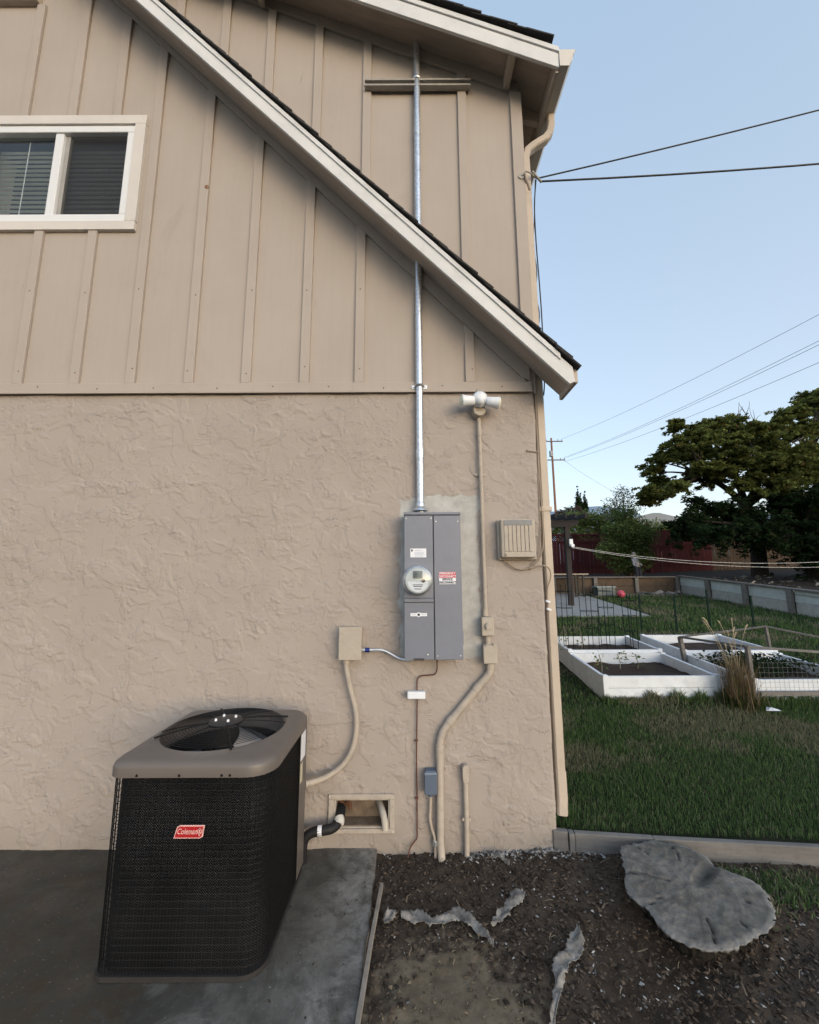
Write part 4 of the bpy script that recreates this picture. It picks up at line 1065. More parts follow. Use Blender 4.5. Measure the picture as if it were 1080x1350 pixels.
# electrical corner panel at the back right, with its stickers
outl2 = rsq(AH + 0.006, 0.06, 8)
seg = [p for p in outl2 if p[0] > AX + AH - 0.09 and p[1] > AY + AH - 0.16]
cpts = [(AX + AH + 0.006, AY + 0.150)] + seg
m = MB(); n = len(cpts)
m.add([(x, y, 0.036) for x, y in cpts] + [(x, y, 0.76) for x, y in cpts], [(i, i + 1, i + 1 + n, i + n) for i in range(n - 1)], True)
cp = m.build('corner_panel', M_ACGREY, ac)
MB().box(AX + AH + 0.0062, AX + AH + 0.0075, AY + 0.165, AY + 0.255, 0.60, 0.735).build('rating_label', M_WHITE, cp)
MB().box(AX + AH + 0.0062, AX + AH + 0.0075, AY + 0.165, AY + 0.205, 0.49, 0.585).build('caution_label', simple('yellowed_label', (0.55, 0.50, 0.36), 0.5), cp)
# red badge with its lettering
yb = AY - AH - 0.004
M_BADGE = simple('red_badge', (0.36, 0.018, 0.022), 0.3, var=0.1, spec=0.5)
M_BADGEL = simple('pink_silver_badge_print', (0.62, 0.36, 0.34), 0.4)
bd = MB().prism([(-0.989, 0.519), (-0.878, 0.519), (-0.866, 0.525), (-0.860, 0.570), (-0.965, 0.570), (-0.977, 0.563)], yb - 0.004, yb).build('badge', M_BADGEL, ac, bevel=0.002); bd['label'] = 'red maker badge with silver lettering'
MB().prism([(-0.983, 0.524), (-0.879, 0.524), (-0.871, 0.529), (-0.866, 0.565), (-0.964, 0.565), (-0.972, 0.560)], yb - 0.0048, yb - 0.0042).build('badge_field', M_BADGE, bd)
text_mesh('Coleman', 0.030, M_BADGEL, bd, 'lettering', (-0.932, yb - 0.0056, 0.5465), shear=0.25, bold=0.0004, sx=0.78)
MB().lathe([(0.010, 0.0), (0.010, 0.0006), (0.007, 0.0006), (0.007, 0.0)], (-0.880, yb - 0.0050, 0.547), (0, -1, 0), 16).box(-0.8825, -0.8775, yb - 0.0056, yb - 0.005, 0.530, 0.560).build('emblem', M_BADGEL, bd)

# insulated refrigerant pipe and drain from the vent
M_FOAM = simple('black_foam_insulation', (0.012, 0.012, 0.014), 0.6, var=0.2, scale=30, bump=0.2, bscale=60)
lp_ = thing('refrigerant_line', (-0.52, -0.10, 0.0), 'black insulated refrigerant pipe bending from the wall vent behind the air conditioner', 'pipe')
MB().tube(smooth_path([(-0.425, 0.060, 0.205), (-0.418, 0.0, 0.198), (-0.425, -0.055, 0.170), (-0.452, -0.090, 0.158), (-0.50, -0.105, 0.155), (-0.56, -0.110, 0.148), (-0.598, -0.115, 0.125), (-0.613, -0.118, 0.085), (-0.615, -0.120, 0.0)]), 0.026, 14).build('pipe', M_FOAM, lp_)
MB().tube(smooth_path([(-0.424, -0.040, 0.188), (-0.418, -0.056, 0.176), (-0.420, -0.070, 0.166)]), [0.0275] * 2 + [0.029] * 9 + [0.0275] * 2, 14).build('white_collar', simple('white_pipe_putty', (0.55, 0.53, 0.49), 0.8, bump=0.4, bscale=50), lp_)
MB().lathe([(0.0265, -0.012), (0.0268, 0.0), (0.0265, 0.012)], (-0.520, -0.107, 0.154), (-1, -0.06, -0.06), 14).build('tape_mark', M_WHITE, lp_)
dp = thing('drain_pipe', (-0.14, -0.01, 0.14), 'stubby off-white drain elbow in the right end of the wall vent', 'pipe')
MB().tube(smooth_path([(-0.195, 0.080, 0.215), (-0.180, 0.030, 0.205), (-0.165, -0.012, 0.190), (-0.154, -0.036, 0.162), (-0.151, -0.042, 0.122)]), 0.0195, 12).build('elbow', simple('old_white_pipe', (0.44, 0.40, 0.35), 0.7, dirt=0.4), dp)
cw = thing('rusty_bracket', (-0.40, 0.03, 0.2), 'rusty bent bracket inside the left end of the wall vent', 'bracket')
MB().tube(smooth_path([(-0.44, 0.05, 0.24), (-0.40, 0.04, 0.22), (-0.375, 0.03, 0.235), (-0.37, 0.03, 0.20)]), 0.012, 8).build('strap', simple('rusty_strap', (0.10, 0.045, 0.025), 0.85, var=0.4, scale=20), cw)

# ================================================================== NEAR GARDEN THINGS
M_WOODGREY = simple('weathered_grey_wood', (0.155, 0.148, 0.142), 0.85, var=0.25, scale=8, bump=0.4, bscale=40, dirt=0.4, stretch=(0.25, 1, 3))
# edging: two short stubs by the corner, then long boards
edging = thing('lawn_edging', (0.9, -0.03, 0.0), 'grey weathered edging boards between the lawn and the dark soil', 'edging')
pts = [(0.846, 0.008), (0.925, -0.012)]
def eboard(a, c, z0, z1, th=0.038, dz_=0.0):
    MB().bar((a[0], a[1], (z0 + z1) / 2), (c[0], c[1], (z0 + z1) / 2 + dz_), th, z1 - z0).build('board', M_WOODGREY, edging, bevel=0.005)
eboard((0.846, 0.006), (0.928, -0.012), -0.05, 0.098); eboard((0.931, -0.016), (0.962, -0.020), -0.05, 0.094, 0.052)
eboard((0.965, -0.016), (1.40, -0.066), -0.05, 0.094); eboard((1.402, -0.066), (2.30, -0.150), -0.05, 0.092); eboard((2.302, -0.150), (3.9, -0.24), -0.05, 0.092)

# stump
def make_stumpm():
    m = Mat('weathered_stump_wood')
    mp = m.node('ShaderNodeMapping', {'Vector': m.tc.outputs['Object'], 'Location': (0.05, -0.02, 0)})
    w = m.node('ShaderNodeTexWave', {'Vector': mp.outputs[0], 'Scale': 14.0, 'Distortion': 5.0, 'Detail': 4.0, 'Detail Scale': 2.0}, wave_type='RINGS', rings_direction='Z')
    n1 = m.noise(7, 6, 0.7); n2 = m.noise(55, 5, 0.75); n3 = m.noise(3.2, 5, 0.6)
    c = m.mix(m.ramp(n1, 0.32, 0.68), (0.085, 0.077, 0.068), (0.23, 0.215, 0.195))
    c = m.mix(m.math('MULTIPLY', w.outputs['Fac'], 0.15), c, (0.070, 0.064, 0.058))
    c = m.mix(m.math('MULTIPLY', m.ramp(n3, 0.55, 0.7), 0.5), c, (0.030, 0.036, 0.026))
    c = m.mix(m.math('MULTIPLY', m.ramp(n2, 0.6, 0.75), 0.4), c, (0.28, 0.28, 0.27))
    c = m.mix(m.math('MULTIPLY', m.ramp(m.attr('rad'), 0.10, 0.40), 0.25), c, (0.050, 0.045, 0.040))
    c = m.mix(m.attr('rim'), c, (0.33, 0.325, 0.32))
    c = m.mix(m.attr('crack_shade'), c, (0.020, 0.018, 0.014))
    m.bump(n2, 0.9, 0.008); m.bump(m.attr('rad'), 0.22, 0.008); m.bump(m.noise(160, 4, 0.7), 0.5, 0.003)
    return m.done(c, 0.9, 0, 0.2)
stump = thing('tree_stump', (1.32, -0.48, 0.0), 'flat grey weathered tree stump cut low beside the edging board', 'stump')
ol = [(1.139, -0.23), (1.19, -0.149), (1.268, -0.13), (1.338, -0.105), (1.442, -0.112), (1.532, -0.135), (1.581, -0.215), (1.609, -0.304), (1.664, -0.37), (1.703, -0.437), (1.687, -0.532), (1.607, -0.639), (1.463, -0.723), (1.362, -0.769), (1.271, -0.786), (1.179, -0.785), (1.098, -0.743), (1.074, -0.668), (1.061, -0.586), (1.037, -0.515), (1.043, -0.433), (1.097, -0.328)]
oc_ = smooth_path([(x, y, 0) for x, y in ol] + [(ol[0][0], ol[0][1], 0)], 7)[:-1]
oc_ = [p_ + (p_ - Vector((1.36, -0.45, 0))).normalized() * (0.010 * math.sin(i * 0.21) * math.sin(i * 0.13 + 1) + np.random.default_rng(i).normal(0, 0.0030)) for i, p_ in enumerate(oc_)]
n = len(oc_); cen = Vector((1.36, -0.45, 0)); nr = 34
V = []; rim = []; crk_shade = []; rad = []; r_ = np.random.default_rng(5)
wob = [r_.normal(0, 0.004) for i in range(n)]
for k in range(nr + 1):
    f = k / nr
    for i, p in enumerate(oc_):
        q = cen.lerp(p, f * (1 + wob[i] * f))
        zz = 0.097 + 0.004 * float(fbm(np.array([q.x * 6]), np.array([q.y * 6]), 3)[0]) + 0.006 * float(fbm(np.array([q.x * 24]), np.array([q.y * 24]), 4)[0])
        # drying cracks running in from the rim, and the rotten channel on the far side
        ck = 0.0
        for (ca, r0_, r1_, wd_) in ((2.75, .30, 1.1, .007), (3.5, .6, 1.1, .004), (4.4, .55, 1.1, .005), (5.05, .75, 1.1, .004), (1.25, .5, 1.1, .005), (1.9, .7, 1.1, .004), (5.8, .66, 1.1, .005)):
            an = math.atan2(q.y - cen.y, q.x - cen.x) % (2 * math.pi); rr_ = (q - cen).length
            off_ = abs(((an - ca + math.pi) % (2 * math.pi)) - math.pi + 0.03 * math.sin(rr_ * 28 + ca)) * rr_
            if r0_ < f < r1_ and off_ < wd_: ck = max(ck, 1 - off_ / wd_)
        zz -= 0.016 * ck
        d2 = math.hypot(((q.x - 1.50) * .8 + (q.y + 0.36) * .6) / 0.16, (-(q.x - 1.50) * .6 + (q.y + 0.36) * .8) / 0.045)
        if d2 < 1: zz -= 0.030 * (1 - d2); ck = max(ck, 0.7 * (1 - d2))
        crk_shade.append(ck)
        an_ = math.atan2(q.y - cen.y, q.x - cen.x); rq = (q - cen).length
        rad.append(float(fbm(np.array([math.cos(an_) * 9 + rq * 2]), np.array([math.sin(an_) * 9 - rq * 1.5]), 4)[0]) * min(1, max(0, rq - 0.06) / 0.16))
        if f > 0.97: zz -= 0.006
        V.append((q.x, q.y, zz)); rim.append(max(0.0, (f - 0.90) / 0.1) * (0.25 + 0.75 * r_.random()) * 0.8)
for sc_, z in ((0.975, 0.078), (0.88, 0.055), (0.72, 0.02), (0.62, -0.16)):
    for i, p in enumerate(oc_):
        q = cen.lerp(p, sc_ * (1 + wob[i])); V.append((q.x, q.y, z + 0.006 * r_.normal())); rim.append(0.0); crk_shade.append(0.92); rad.append(0.0)  # undercut side is coloured near-black, painting in the shade below the rim
F = []
for k in range(nr + 4):
    for i in range(n): F.append((k * n + i, k * n + (i + 1) % n, (k + 1) * n + (i + 1) % n, (k + 1) * n + i))
np_mesh('stump_wood', V, F, make_stumpm(), stump, True, attrs={'rim': rim, 'crack_shade': crk_shade, 'rad': rad})

# lath lying along the pad edge
la = thing('wood_lath', (-0.18, -0.6, -0.01), 'thin pale wooden lath lying in the gap beside the concrete pad', 'lath')
MB().bar((-0.153, -0.295, 0.004), (-0.176, -0.62, 0.008), 0.017, 0.022).build('lath', simple('pale_dirty_lath', (0.25, 0.22, 0.19), 0.8, var=0.2, scale=14, dirt=0.5), la, bevel=0.002)
la['label'] = 'thin pale wooden lath lying in the gap beside the concrete pad'
MB().bar((-0.1762, -0.622, 0.008), (-0.206, -1.20, 0.006), 0.018, 0.022).build('lath', la.children[0].data.materials[0], la, bevel=0.002)

# torn sheets of weed fabric
def make_fabric():
    m = Mat('torn_grey_weed_sheet')
    n = m.noise(16, 5, 0.7); n2 = m.noise(120, 3, 0.6)
    c = m.mix(m.ramp(n, 0.35, 0.7), (0.10, 0.092, 0.084), (0.30, 0.29, 0.275))
    c = m.mix(m.math('MULTIPLY', m.ramp(n2, 0.5, 0.7), 0.3), c, (0.10, 0.09, 0.08))
    m.bump(n, 0.5, 0.006)
    return m.done(c, 0.6, 0, 0.35)
M_FABRIC = make_fabric()
def scrap(path, widths, label, ph, tall=0.016):
    t_ = thing('torn_sheet', (path[0][0], path[0][1], 0.0), label, 'plastic sheet', 'torn sheets in the soil')
    c = smooth_path([(x, y, 0) for x, y in path], 14); nw = 9; V = []
    wd = smooth_path([(w, 0, 0) for w in widths], 14); rj = random.Random(int(ph * 10)); ej = [[rj.uniform(-.5, .3) for _ in range(40)] for _ in range(2)]
    def ew(side, i):
        k_ = i / 4.0; a_ = int(k_); return ej[side][a_] + (ej[side][a_ + 1] - ej[side][a_]) * (k_ - a_)
    for i, p in enumerate(c):
        d = (c[min(i + 1, len(c) - 1)] - c[max(i - 1, 0)]).normalized(); sd = Vector((-d.y, d.x, 0)); w = max(0.004, wd[i].x)
        for j in range(nw):
            s_ = (j / (nw - 1) - 0.5) + 0.05 * math.sin(i * 1.7 + ph + j * 0.3)
            s_ *= 1 + ew(0 if j < nw / 2 else 1, i) * abs(j / (nw - 1) - .5) * 2
            q = p + sd * w * s_
            z = float(soil_h(np.array([q.x]), np.array([q.y]))[0]) + 0.013 + tall * (0.5 + 0.5 * math.sin(i * 0.31 + ph + s_ * 2.5)) * (0.5 + 0.5 * math.sin(s_ * 8 + i * .17 + ph)) + rj.uniform(0, .004)
            V.append((q.x, q.y, z))
    nn = len(c)
    o = MB().add(V, [(i * nw + j, i * nw + j + 1, (i + 1) * nw + j + 1, (i + 1) * nw + j) for i in range(nn - 1) for j in range(nw - 1)], True).build('sheet', M_FABRIC, t_)
    s2 = o.modifiers.new('thick', 'SOLIDIFY'); s2.thickness = 0.002
scrap([(-0.05, -0.47), (0.02, -0.465), (0.09, -0.50), (0.16, -0.485), (0.23, -0.475), (0.29, -0.53), (0.345, -0.60), (0.36, -0.64)], [0.04, 0.085, 0.045, 0.05, 0.07, 0.05, 0.03, 0.006], 'long torn grey sheet crossing the dark soil above the bare patch', 0.3)
scrap([(0.37, -0.53), (0.42, -0.48), (0.48, -0.42), (0.545, -0.36), (0.575, -0.335)], [0.012, 0.05, 0.06, 0.075, 0.03], 'short torn grey sheet right of the long torn sheet', 1.9)
scrap([(0.765, -0.55), (0.735, -0.62), (0.68, -0.69), (0.62, -0.735), (0.585, -0.80), (0.545, -0.88), (0.50, -0.97), (0.46, -1.06)], [0.012, 0.06, 0.07, 0.06, 0.035, 0.03, 0.025, 0.02], 'torn grey sheet curling towards the bottom edge left of the stump', 4.1)
scrap([(0.47, -0.055), (0.50, -0.075), (0.535, -0.10), (0.55, -0.14)], [0.05, 0.05, 0.035, 0.01], 'small pale torn sheet at the foot of the stucco wall', 2.6, 0.02)
scrap([(-0.12, -0.52), (-0.10, -0.47), (-0.075, -0.445)], [0.02, 0.05, 0.02], 'tiny grey sheet scrap between the lath and the long torn sheet', 3.4, 0.02)

# ================================================================== BACK YARD
def lawn_z(X, Y): return 0.08 + 0.075 * Y
def terr_z(X, Y):
    return 0.60 + 0.075 * np.minimum(Y, 11.5) + 0.05 * np.maximum(Y - 11.5, 0) + 0.04 * np.maximum(X - 9.3, 0)
def make_turf():
    m = Mat('lawn_thatch')
    n1 = m.noise(1.4, 5, 0.65); n2 = m.noise(40, 5, 0.7)
    c = m.mix(m.ramp(n1, 0.38, 0.62), (0.012, 0.020, 0.008), (0.034, 0.032, 0.020))
    c = m.mix(m.math('MULTIPLY', m.ramp(n2, 0.4, 0.7), 0.5), c, (0.014, 0.016, 0.008))
    m.bump(n2, 0.8, 0.02)
    return m.done(c, 0.95, 0, 0.1)
M_TURF = make_turf()
def lawn():
    nx, ny = 150, 150
    xs = np.linspace(0.0, 9.3, nx); ys = np.linspace(0.0, 11.7, ny)
    X, Y = np.meshgrid(xs, ys)
    front = -0.005 - 0.062 * (X - 0.9)
    Yw = np.where(Y == 0, np.maximum(front, -0.25), Y)
    Z = lawn_z(X, np.maximum(Yw, 0)) - 0.012 + 0.012 * fbm(X * 1.5, Y * 1.5, 3)
    keep = (X.ravel()[grid_faces(nx, ny)].mean(1) > 0.86) | (Y.ravel()[grid_faces(nx, ny)].mean(1) > 7.05)
    return tag(np_mesh('lawn', np.stack([X, Yw, Z], -1).reshape(-1, 3), grid_faces(nx, ny)[keep], M_TURF), kind='structure')
lawn()
M_TERR = simple('dark_terrace_soil', (0.022, 0.016, 0.013), 0.95, var=0.5, scale=6, bump=0.6, bscale=20)
def terrace():
    for nm, (x0, x1, y0, y1) in (('terrace', (9.27, 26, -2, 30)), ('terrace', (-6, 9.269, 11.56, 30))):
        xs = np.linspace(x0, x1, 60); ys = np.linspace(y0, y1, 60); X, Y = np.meshgrid(xs, ys)
        Z = terr_z(X, Y) - 0.06 + 0.05 * fbm(X * 1.2, Y * 1.2, 3)
        tag(np_mesh(nm, np.stack([X, Y, Z], -1).reshape(-1, 3), grid_faces(60, 60), M_TERR), kind='structure')
terrace()
def far_ground():
    xs = np.concatenate([np.linspace(-900, -30, 20), np.linspace(-28, 60, 40), np.linspace(70, 1500, 25)])
    ys = np.concatenate([np.linspace(-700, -8, 14), np.linspace(-6, 30, 40), np.linspace(34, 1600, 30)])
    X, Y = np.meshgrid(xs, ys)
    Z = np.where(Y < 0, -0.16, np.clip(0.075 * Y - 0.14, -0.16, 1.35))
    tag(np_mesh('ground', np.stack([X, Y, Z], -1).reshape(-1, 3), grid_faces(len(xs), len(ys)), simple('dry_earth', (0.06, 0.055, 0.035), 0.95, var=0.3, scale=0.3)), kind='structure')
far_ground()
def hills():
    xs = np.linspace(-1200, 2200, 140); ys = np.linspace(900, 1500, 16); X, Y = np.meshgrid(xs, ys)
    prof = np.sin((Y - 900) / 600 * math.pi) ** 0.8
    Z = 1.0 + prof * (165 + 55 * fbm(X / 320, Y / 500, 4))
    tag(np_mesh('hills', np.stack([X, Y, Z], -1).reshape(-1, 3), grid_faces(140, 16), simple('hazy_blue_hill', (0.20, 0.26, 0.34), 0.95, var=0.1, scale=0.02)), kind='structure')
hills()

# --- grass
def blade_mat(name, g0, g1, d0, d1, thin=0.38):
    m = Mat(name); t_ = m.attr('tone'); d = m.attr('dry')
    green = m.mix(t_, g0, g1); dry = m.mix(t_, d0, d1)
    c = m.mix(d, green, dry)
    m.done(c, 0.85, 0, 0.06)
    tr = m.node('ShaderNodeBsdfTranslucent', {'Color': c})
    mx = m.node('ShaderNodeMixShader', {0: thin, 1: m.b.outputs[0], 2: tr.outputs[0]})
    m.link(mx.outputs[0], m.n['Material Output'].inputs['Surface'])
    return m.m
M_GRASS = blade_mat('grass_blades', (0.036, 0.076, 0.026), (0.112, 0.185, 0.070), (0.15, 0.138, 0.096), (0.27, 0.25, 0.18))
def blades(name, X, Y, Zb, h, w, mat, dry, lean=0.5, parent=None, label=None, kind='stuff', cat=None):
    n = len(X); a = rng.uniform(0, 6.283, n); la_ = rng.uniform(0.1, 1.0, n) * lean
    la_d = rng.uniform(0, 6.283, n)
    sx, sy = np.cos(a) * w, np.sin(a) * w; dx, dy = np.cos(la_d) * la_ * h, np.sin(la_d) * la_ * h
    P = np.zeros((n, 5, 3))
    P[:, 0] = np.stack([X - sx, Y - sy, Zb], -1); P[:, 1] = np.stack([X + sx, Y + sy, Zb], -1)
    P[:, 2] = np.stack([X - sx * .8 + dx * .35, Y - sy * .8 + dy * .35, Zb + h * .6], -1)
    P[:, 3] = np.stack([X + sx * .8 + dx * .35, Y + sy * .8 + dy * .35, Zb + h * .6], -1)
    P[:, 4] = np.stack([X + dx, Y + dy, Zb + h * (1 - .25 * la_)], -1)
    f = np.array([[0, 1, 3], [0, 3, 2], [2, 3, 4]])
    F = (f[None] + (np.arange(n) * 5)[:, None, None]).reshape(-1, 3)
    tone = np.repeat(rng.random(n), 5); dr = np.repeat(dry, 5)
    o = np_mesh(name, P.reshape(-1, 3), F, mat, parent, True, kind, {'tone': tone, 'dry': dr})
    return tag(o, label, cat)
def dryness(X, Y):
    n = fbm(X * 0.9 + 3, Y * 1.1 + 5, 4)
    band = sstep(0.25, 1.2, Y) * (1 - sstep(1.3, 2.6, Y)) * (0.25 + 0.9 * sstep(-0.3, 0.3, fbm(X * 0.7 - 2, Y * 1.6, 3)))
    base = sstep(-0.05, 0.45, n + 0.36 * band + 0.25 * sstep(1.0, 0.7, X) )
    return np.clip(base * (0.2 + 0.8 * sstep(0.25, 0.6, Y)), 0, 1)
BEDS = [(2.13, 3.42, 2.05, 3.15), (2.13, 3.42, 3.17, 4.15), (3.68, 4.97, 1.92, 3.10), (3.68, 4.97, 3.12, 4.25)]
def out_beds(X, Y):
    k = np.ones(len(X), bool)
    for (a, b_, c, d) in BEDS: k &= ~((X > a) & (X < b_) & (Y > c) & (Y < d))
    k &= ~((X < 5.75) & (Y > 7.1)); k &= ~((X < 0.985) & (Y < 7.0) & (X < 0.90))
    k &= (Y > 0.025 - 0.062 * (X - 0.9))
    return k
GX = []; GY = []; GH = []; GW = []
for (n, xr, yr, hh, ww) in ((84000, (0.90, 5.2), (-0.25, 1.9), (0.018, 0.052), 0.0015), (52000, (0.92, 7.6), (0.9, 5.2), (0.022, 0.060), 0.0028), (32000, (0.95, 9.2), (4.4, 11.4), (0.04, 0.10), 0.0070)):
    x = rng.uniform(*xr, n); y = yr[0] + (yr[1] - yr[0]) * rng.beta(1.0, 1.25, n); k = out_beds(x, y); x = x[k]; y = y[k]
    GX.append(x); GY.append(y); GH.append(rng.uniform(*hh, len(x))); GW.append(np.full(len(x), ww) * rng.uniform(.7, 1.3, len(x)))
# lusher tufts against the beds and along the edging
tx = rng.uniform(2.1, 3.45, 1800); ty = 2.05 - np.abs(rng.normal(0, 0.035, 1800)) - 0.015
GX.append(tx); GY.append(ty); GH.append(rng.uniform(.05, .17, 1800) * (0.5 + 0.7 * sstep(-0.2, 0.3, pnoise(tx * 5, ty * 0 + 2.2)))); GW.append(np.full(1800, .0034))
tx = rng.uniform(3.7, 5.2, 1500); ty = 1.92 - np.abs(rng.normal(0, 0.04, 1500)) - 0.015
GX.append(tx); GY.append(ty); GH.append(rng.uniform(.05, .17, 1500)); GW.append(np.full(1500, .0034))
ty = rng.uniform(0.12, 3.0, 900); tx = 0.93 + np.abs(rng.normal(0, .04, 900)) + (ty < 0.2) * 0.06
GX.append(tx); GY.append(ty); GH.append(rng.uniform(.05, .11, 900)); GW.append(np.full(900, .0022))
X = np.concatenate(GX); Y = np.concatenate(GY); H_ = np.concatenate(GH); W_ = np.concatenate(GW)
dr = dryness(X, Y); dr = (rng.random(len(X)) < 0.10 + 0.80 * dr).astype(float) * rng.uniform(.6, 1, len(X))
blades('grass', X, Y, lawn_z(X, np.maximum(Y, 0)) - 0.014, H_, W_, M_GRASS, dr, 0.75, label='short lawn with green and dry tan patches beside the house', cat='grass')
# weeds in the soil beyond the stump
wx = np.concatenate([1.95 + rng.normal(0, .16, 900), 1.62 + rng.normal(0, .10, 300), 1.72 + rng.normal(0, .2, 300)]); wy = np.concatenate([-0.33 + rng.normal(0, .07, 900), -0.22 + rng.normal(0, .05, 300), -0.36 + rng.normal(0, .08, 300)])
k = (wy < -0.2 - 0.0) & (wx > 1.5); wx = wx[k]; wy = wy[k]
blades('weeds', wx, wy, soil_h(wx, wy), rng.uniform(.015, .06, len(wx)), np.full(len(wx), .003), M_GRASS, (rng.random(len(wx)) < .35) * 0.8, 1.0, label='low green weeds in the dark soil right of the stump', cat='weeds')

# --- patio slab
pt = MB(); V = []
for (x, y) in ((-4.0, 7.12), (5.62, 7.12), (5.80, 14.0), (-4.0, 14.0)):
    V.append((x, y, lawn_z(x, y) + 0.022))
V += [(x, y, z - 0.12) for x, y, z in V]
pt.add(V, [(0, 1, 2, 3), (7, 6, 5, 4), (0, 4, 5, 1), (1, 5, 6, 2), (2, 6, 7, 3), (3, 7, 4, 0)])
tag(pt.build('patio', simple('pale_patio_concrete', (0.25, 0.25, 0.25), 0.85, var=0.12, scale=3, bump=0.2, bscale=40, dirt=0.2)), kind='structure')

# --- raised beds
M_BEDW = simple('white_vinyl_bed_board', (0.62, 0.665, 0.73), 0.5, var=0.08, scale=4, dirt=0.35)
M_BEDS = simple('bed_soil', (0.035, 0.022, 0.016), 0.95, var=0.5, scale=14, bump=0.8, bscale=25)
blabels = ['white vinyl raised garden bed with brown soil nearest the downspout', 'white vinyl raised bed with wire cages directly behind the front left bed',
           'white raised bed with leafy crop and wire mesh front beside the dry grass clump', 'white raised bed behind the wire mesh front bed']
bl = []
for i, (x0, x1, y0, y1) in enumerate(BEDS):
    t_ = thing('raised_bed', (x0, y0, lawn_z(0, y0)), blabels[i], 'garden bed', 'white raised beds on the lawn')
    bl.append(t_)
    shx = lambda y: 0.045 * (y - 2.05)
    zt = lambda y: lawn_z(0, y0) + 0.245 + 0.045 * (y - y0)
    for lvl in range(2):
        o0, o1 = (-0.122, 0.0) if lvl else (-0.30, -0.125)
        th = 0.040
        for (a, c) in (((x0 + .05, y0 + .02), (x1 - .05, y0 + .02)), ((x0 + .05, y1 - .02), (x1 - .05, y1 - .02)), ((x0 + .02, y0 + .05), (x0 + .02, y1 - .05)), ((x1 - .02, y0 + .05), (x1 - .02, y1 - .05))):
            zc0 = zt(a[1]) + (o0 + o1) / 2; zc1 = zt(c[1]) + (o0 + o1) / 2
            MB().bar((a[0] + shx(a[1]), a[1], zc0), (c[0] + shx(c[1]), c[1], zc1), th, o1 - o0).build('plank', M_BEDW, t_, bevel=0.004)
    for (x, y) in ((x0 + .025, y0 + .025), (x1 - .025, y0 + .025), (x0 + .025, y1 - .025), (x1 - .025, y1 - .025)):
        pz = zt(y); x += shx(y)
        MB().box(x - .03, x + .03, y - .03, y + .03, pz - .34, pz + .014).build('corner_post', M_BEDW, t_, bevel=0.006)
    nx = ny = 24; xs = np.linspace(x0 + .04, x1 - .04, nx); ys = np.linspace(y0 + .04, y1 - .04, ny); X, Y = np.meshgrid(xs, ys)
    Z = lawn_z(0, y0) + 0.245 + 0.045 * (Y - y0) - 0.125 + 0.03 * fbm(X * 4, Y * 4, 4)
    np_mesh('bed_soil', np.stack([X + shx(Y), Y, Z], -1).reshape(-1, 3), grid_faces(nx, ny), M_BEDS, t_)

# leaf makers
def leaves(name, C, Rad, n, size, mat, parent, flat=0.5, up=0.6, fill=0.35, label=None, kind=None, seed=1):
    """many small leaf-sized faces spread through flattened clumps"""
    rg = np.random.default_rng(seed)
    C = np.asarray(C, float); Rad = np.asarray(Rad, float)
    cnt = np.maximum(8, (n * Rad ** 2 / (Rad ** 2).sum()).astype(int))
    idx = np.repeat(np.arange(len(C)), cnt); m_ = len(idx)
    d = rg.normal(size=(m_, 3)); d /= np.linalg.norm(d, axis=1)[:, None]
    rr = fill + (1.06 - fill) * rg.random(m_) ** 0.6
    rr *= 1 + 0.22 * np.sin(d[:, 0] * 5 + idx) * np.cos(d[:, 1] * 4 + idx * 2)
    p = C[idx] + d * (rr * Rad[idx])[:, None] * np.array([1, 1, flat])
    nr = rg.normal(size=(m_, 3)); nr[:, 2] = np.abs(nr[:, 2]) + up * 2; nr /= np.linalg.norm(nr, axis=1)[:, None]
    t1 = np.cross(nr, rg.normal(size=(m_, 3))); t1 /= np.linalg.norm(t1, axis=1)[:, None]; t2 = np.cross(nr, t1)
    s = size * rg.uniform(.6, 1.35, m_)
    P = np.stack([p - t1 * s[:, None], p - t2 * s[:, None] * .45, p + t1 * s[:, None], p + t2 * s[:, None] * .45], 1)
    F = np.arange(m_ * 4).reshape(-1, 4)
    cl = rg.random(len(C))
    tone = np.repeat(np.clip(0.30 * rg.random(m_) + 0.35 * cl[idx] + 0.35 * (d[:, 2] * .5 + .5) * rg.random(m_), 0, 1), 4)  # top of each clump is toned lighter, light from above painted in
    dr = np.repeat((rg.random(m_) < 0.04).astype(float), 4)
    return tag(np_mesh(name, P.reshape(-1, 3), F, mat, parent, False, kind, {'tone': tone, 'dry': dr}), label)
M_LEAF_BIG = blade_mat('olive_tree_leaf', (0.046, 0.066, 0.018), (0.250, 0.275, 0.085), (0.10, 0.06, 0.03), (0.16, 0.10, 0.05))
M_LEAF_DARK = blade_mat('dark_evergreen_leaf', (0.009, 0.018, 0.008), (0.036, 0.066, 0.026), (0.03, 0.025, 0.015), (0.05, 0.04, 0.02))
M_LEAF_LIGHT = blade_mat('light_green_leaf', (0.10, 0.14, 0.040), (0.29, 0.35, 0.125), (0.22, 0.16, 0.12), (0.25, 0.18, 0.13))
M_LEAF_MID = blade_mat('mid_green_leaf', (0.045, 0.078, 0.024), (0.185, 0.245, 0.085), (0.25, 0.22, 0.12), (0.30, 0.27, 0.15))
M_BARK = simple('grey_brown_bark', (0.038, 0.032, 0.028), 0.9, var=0.35, scale=12, bump=0.8, bscale=30)

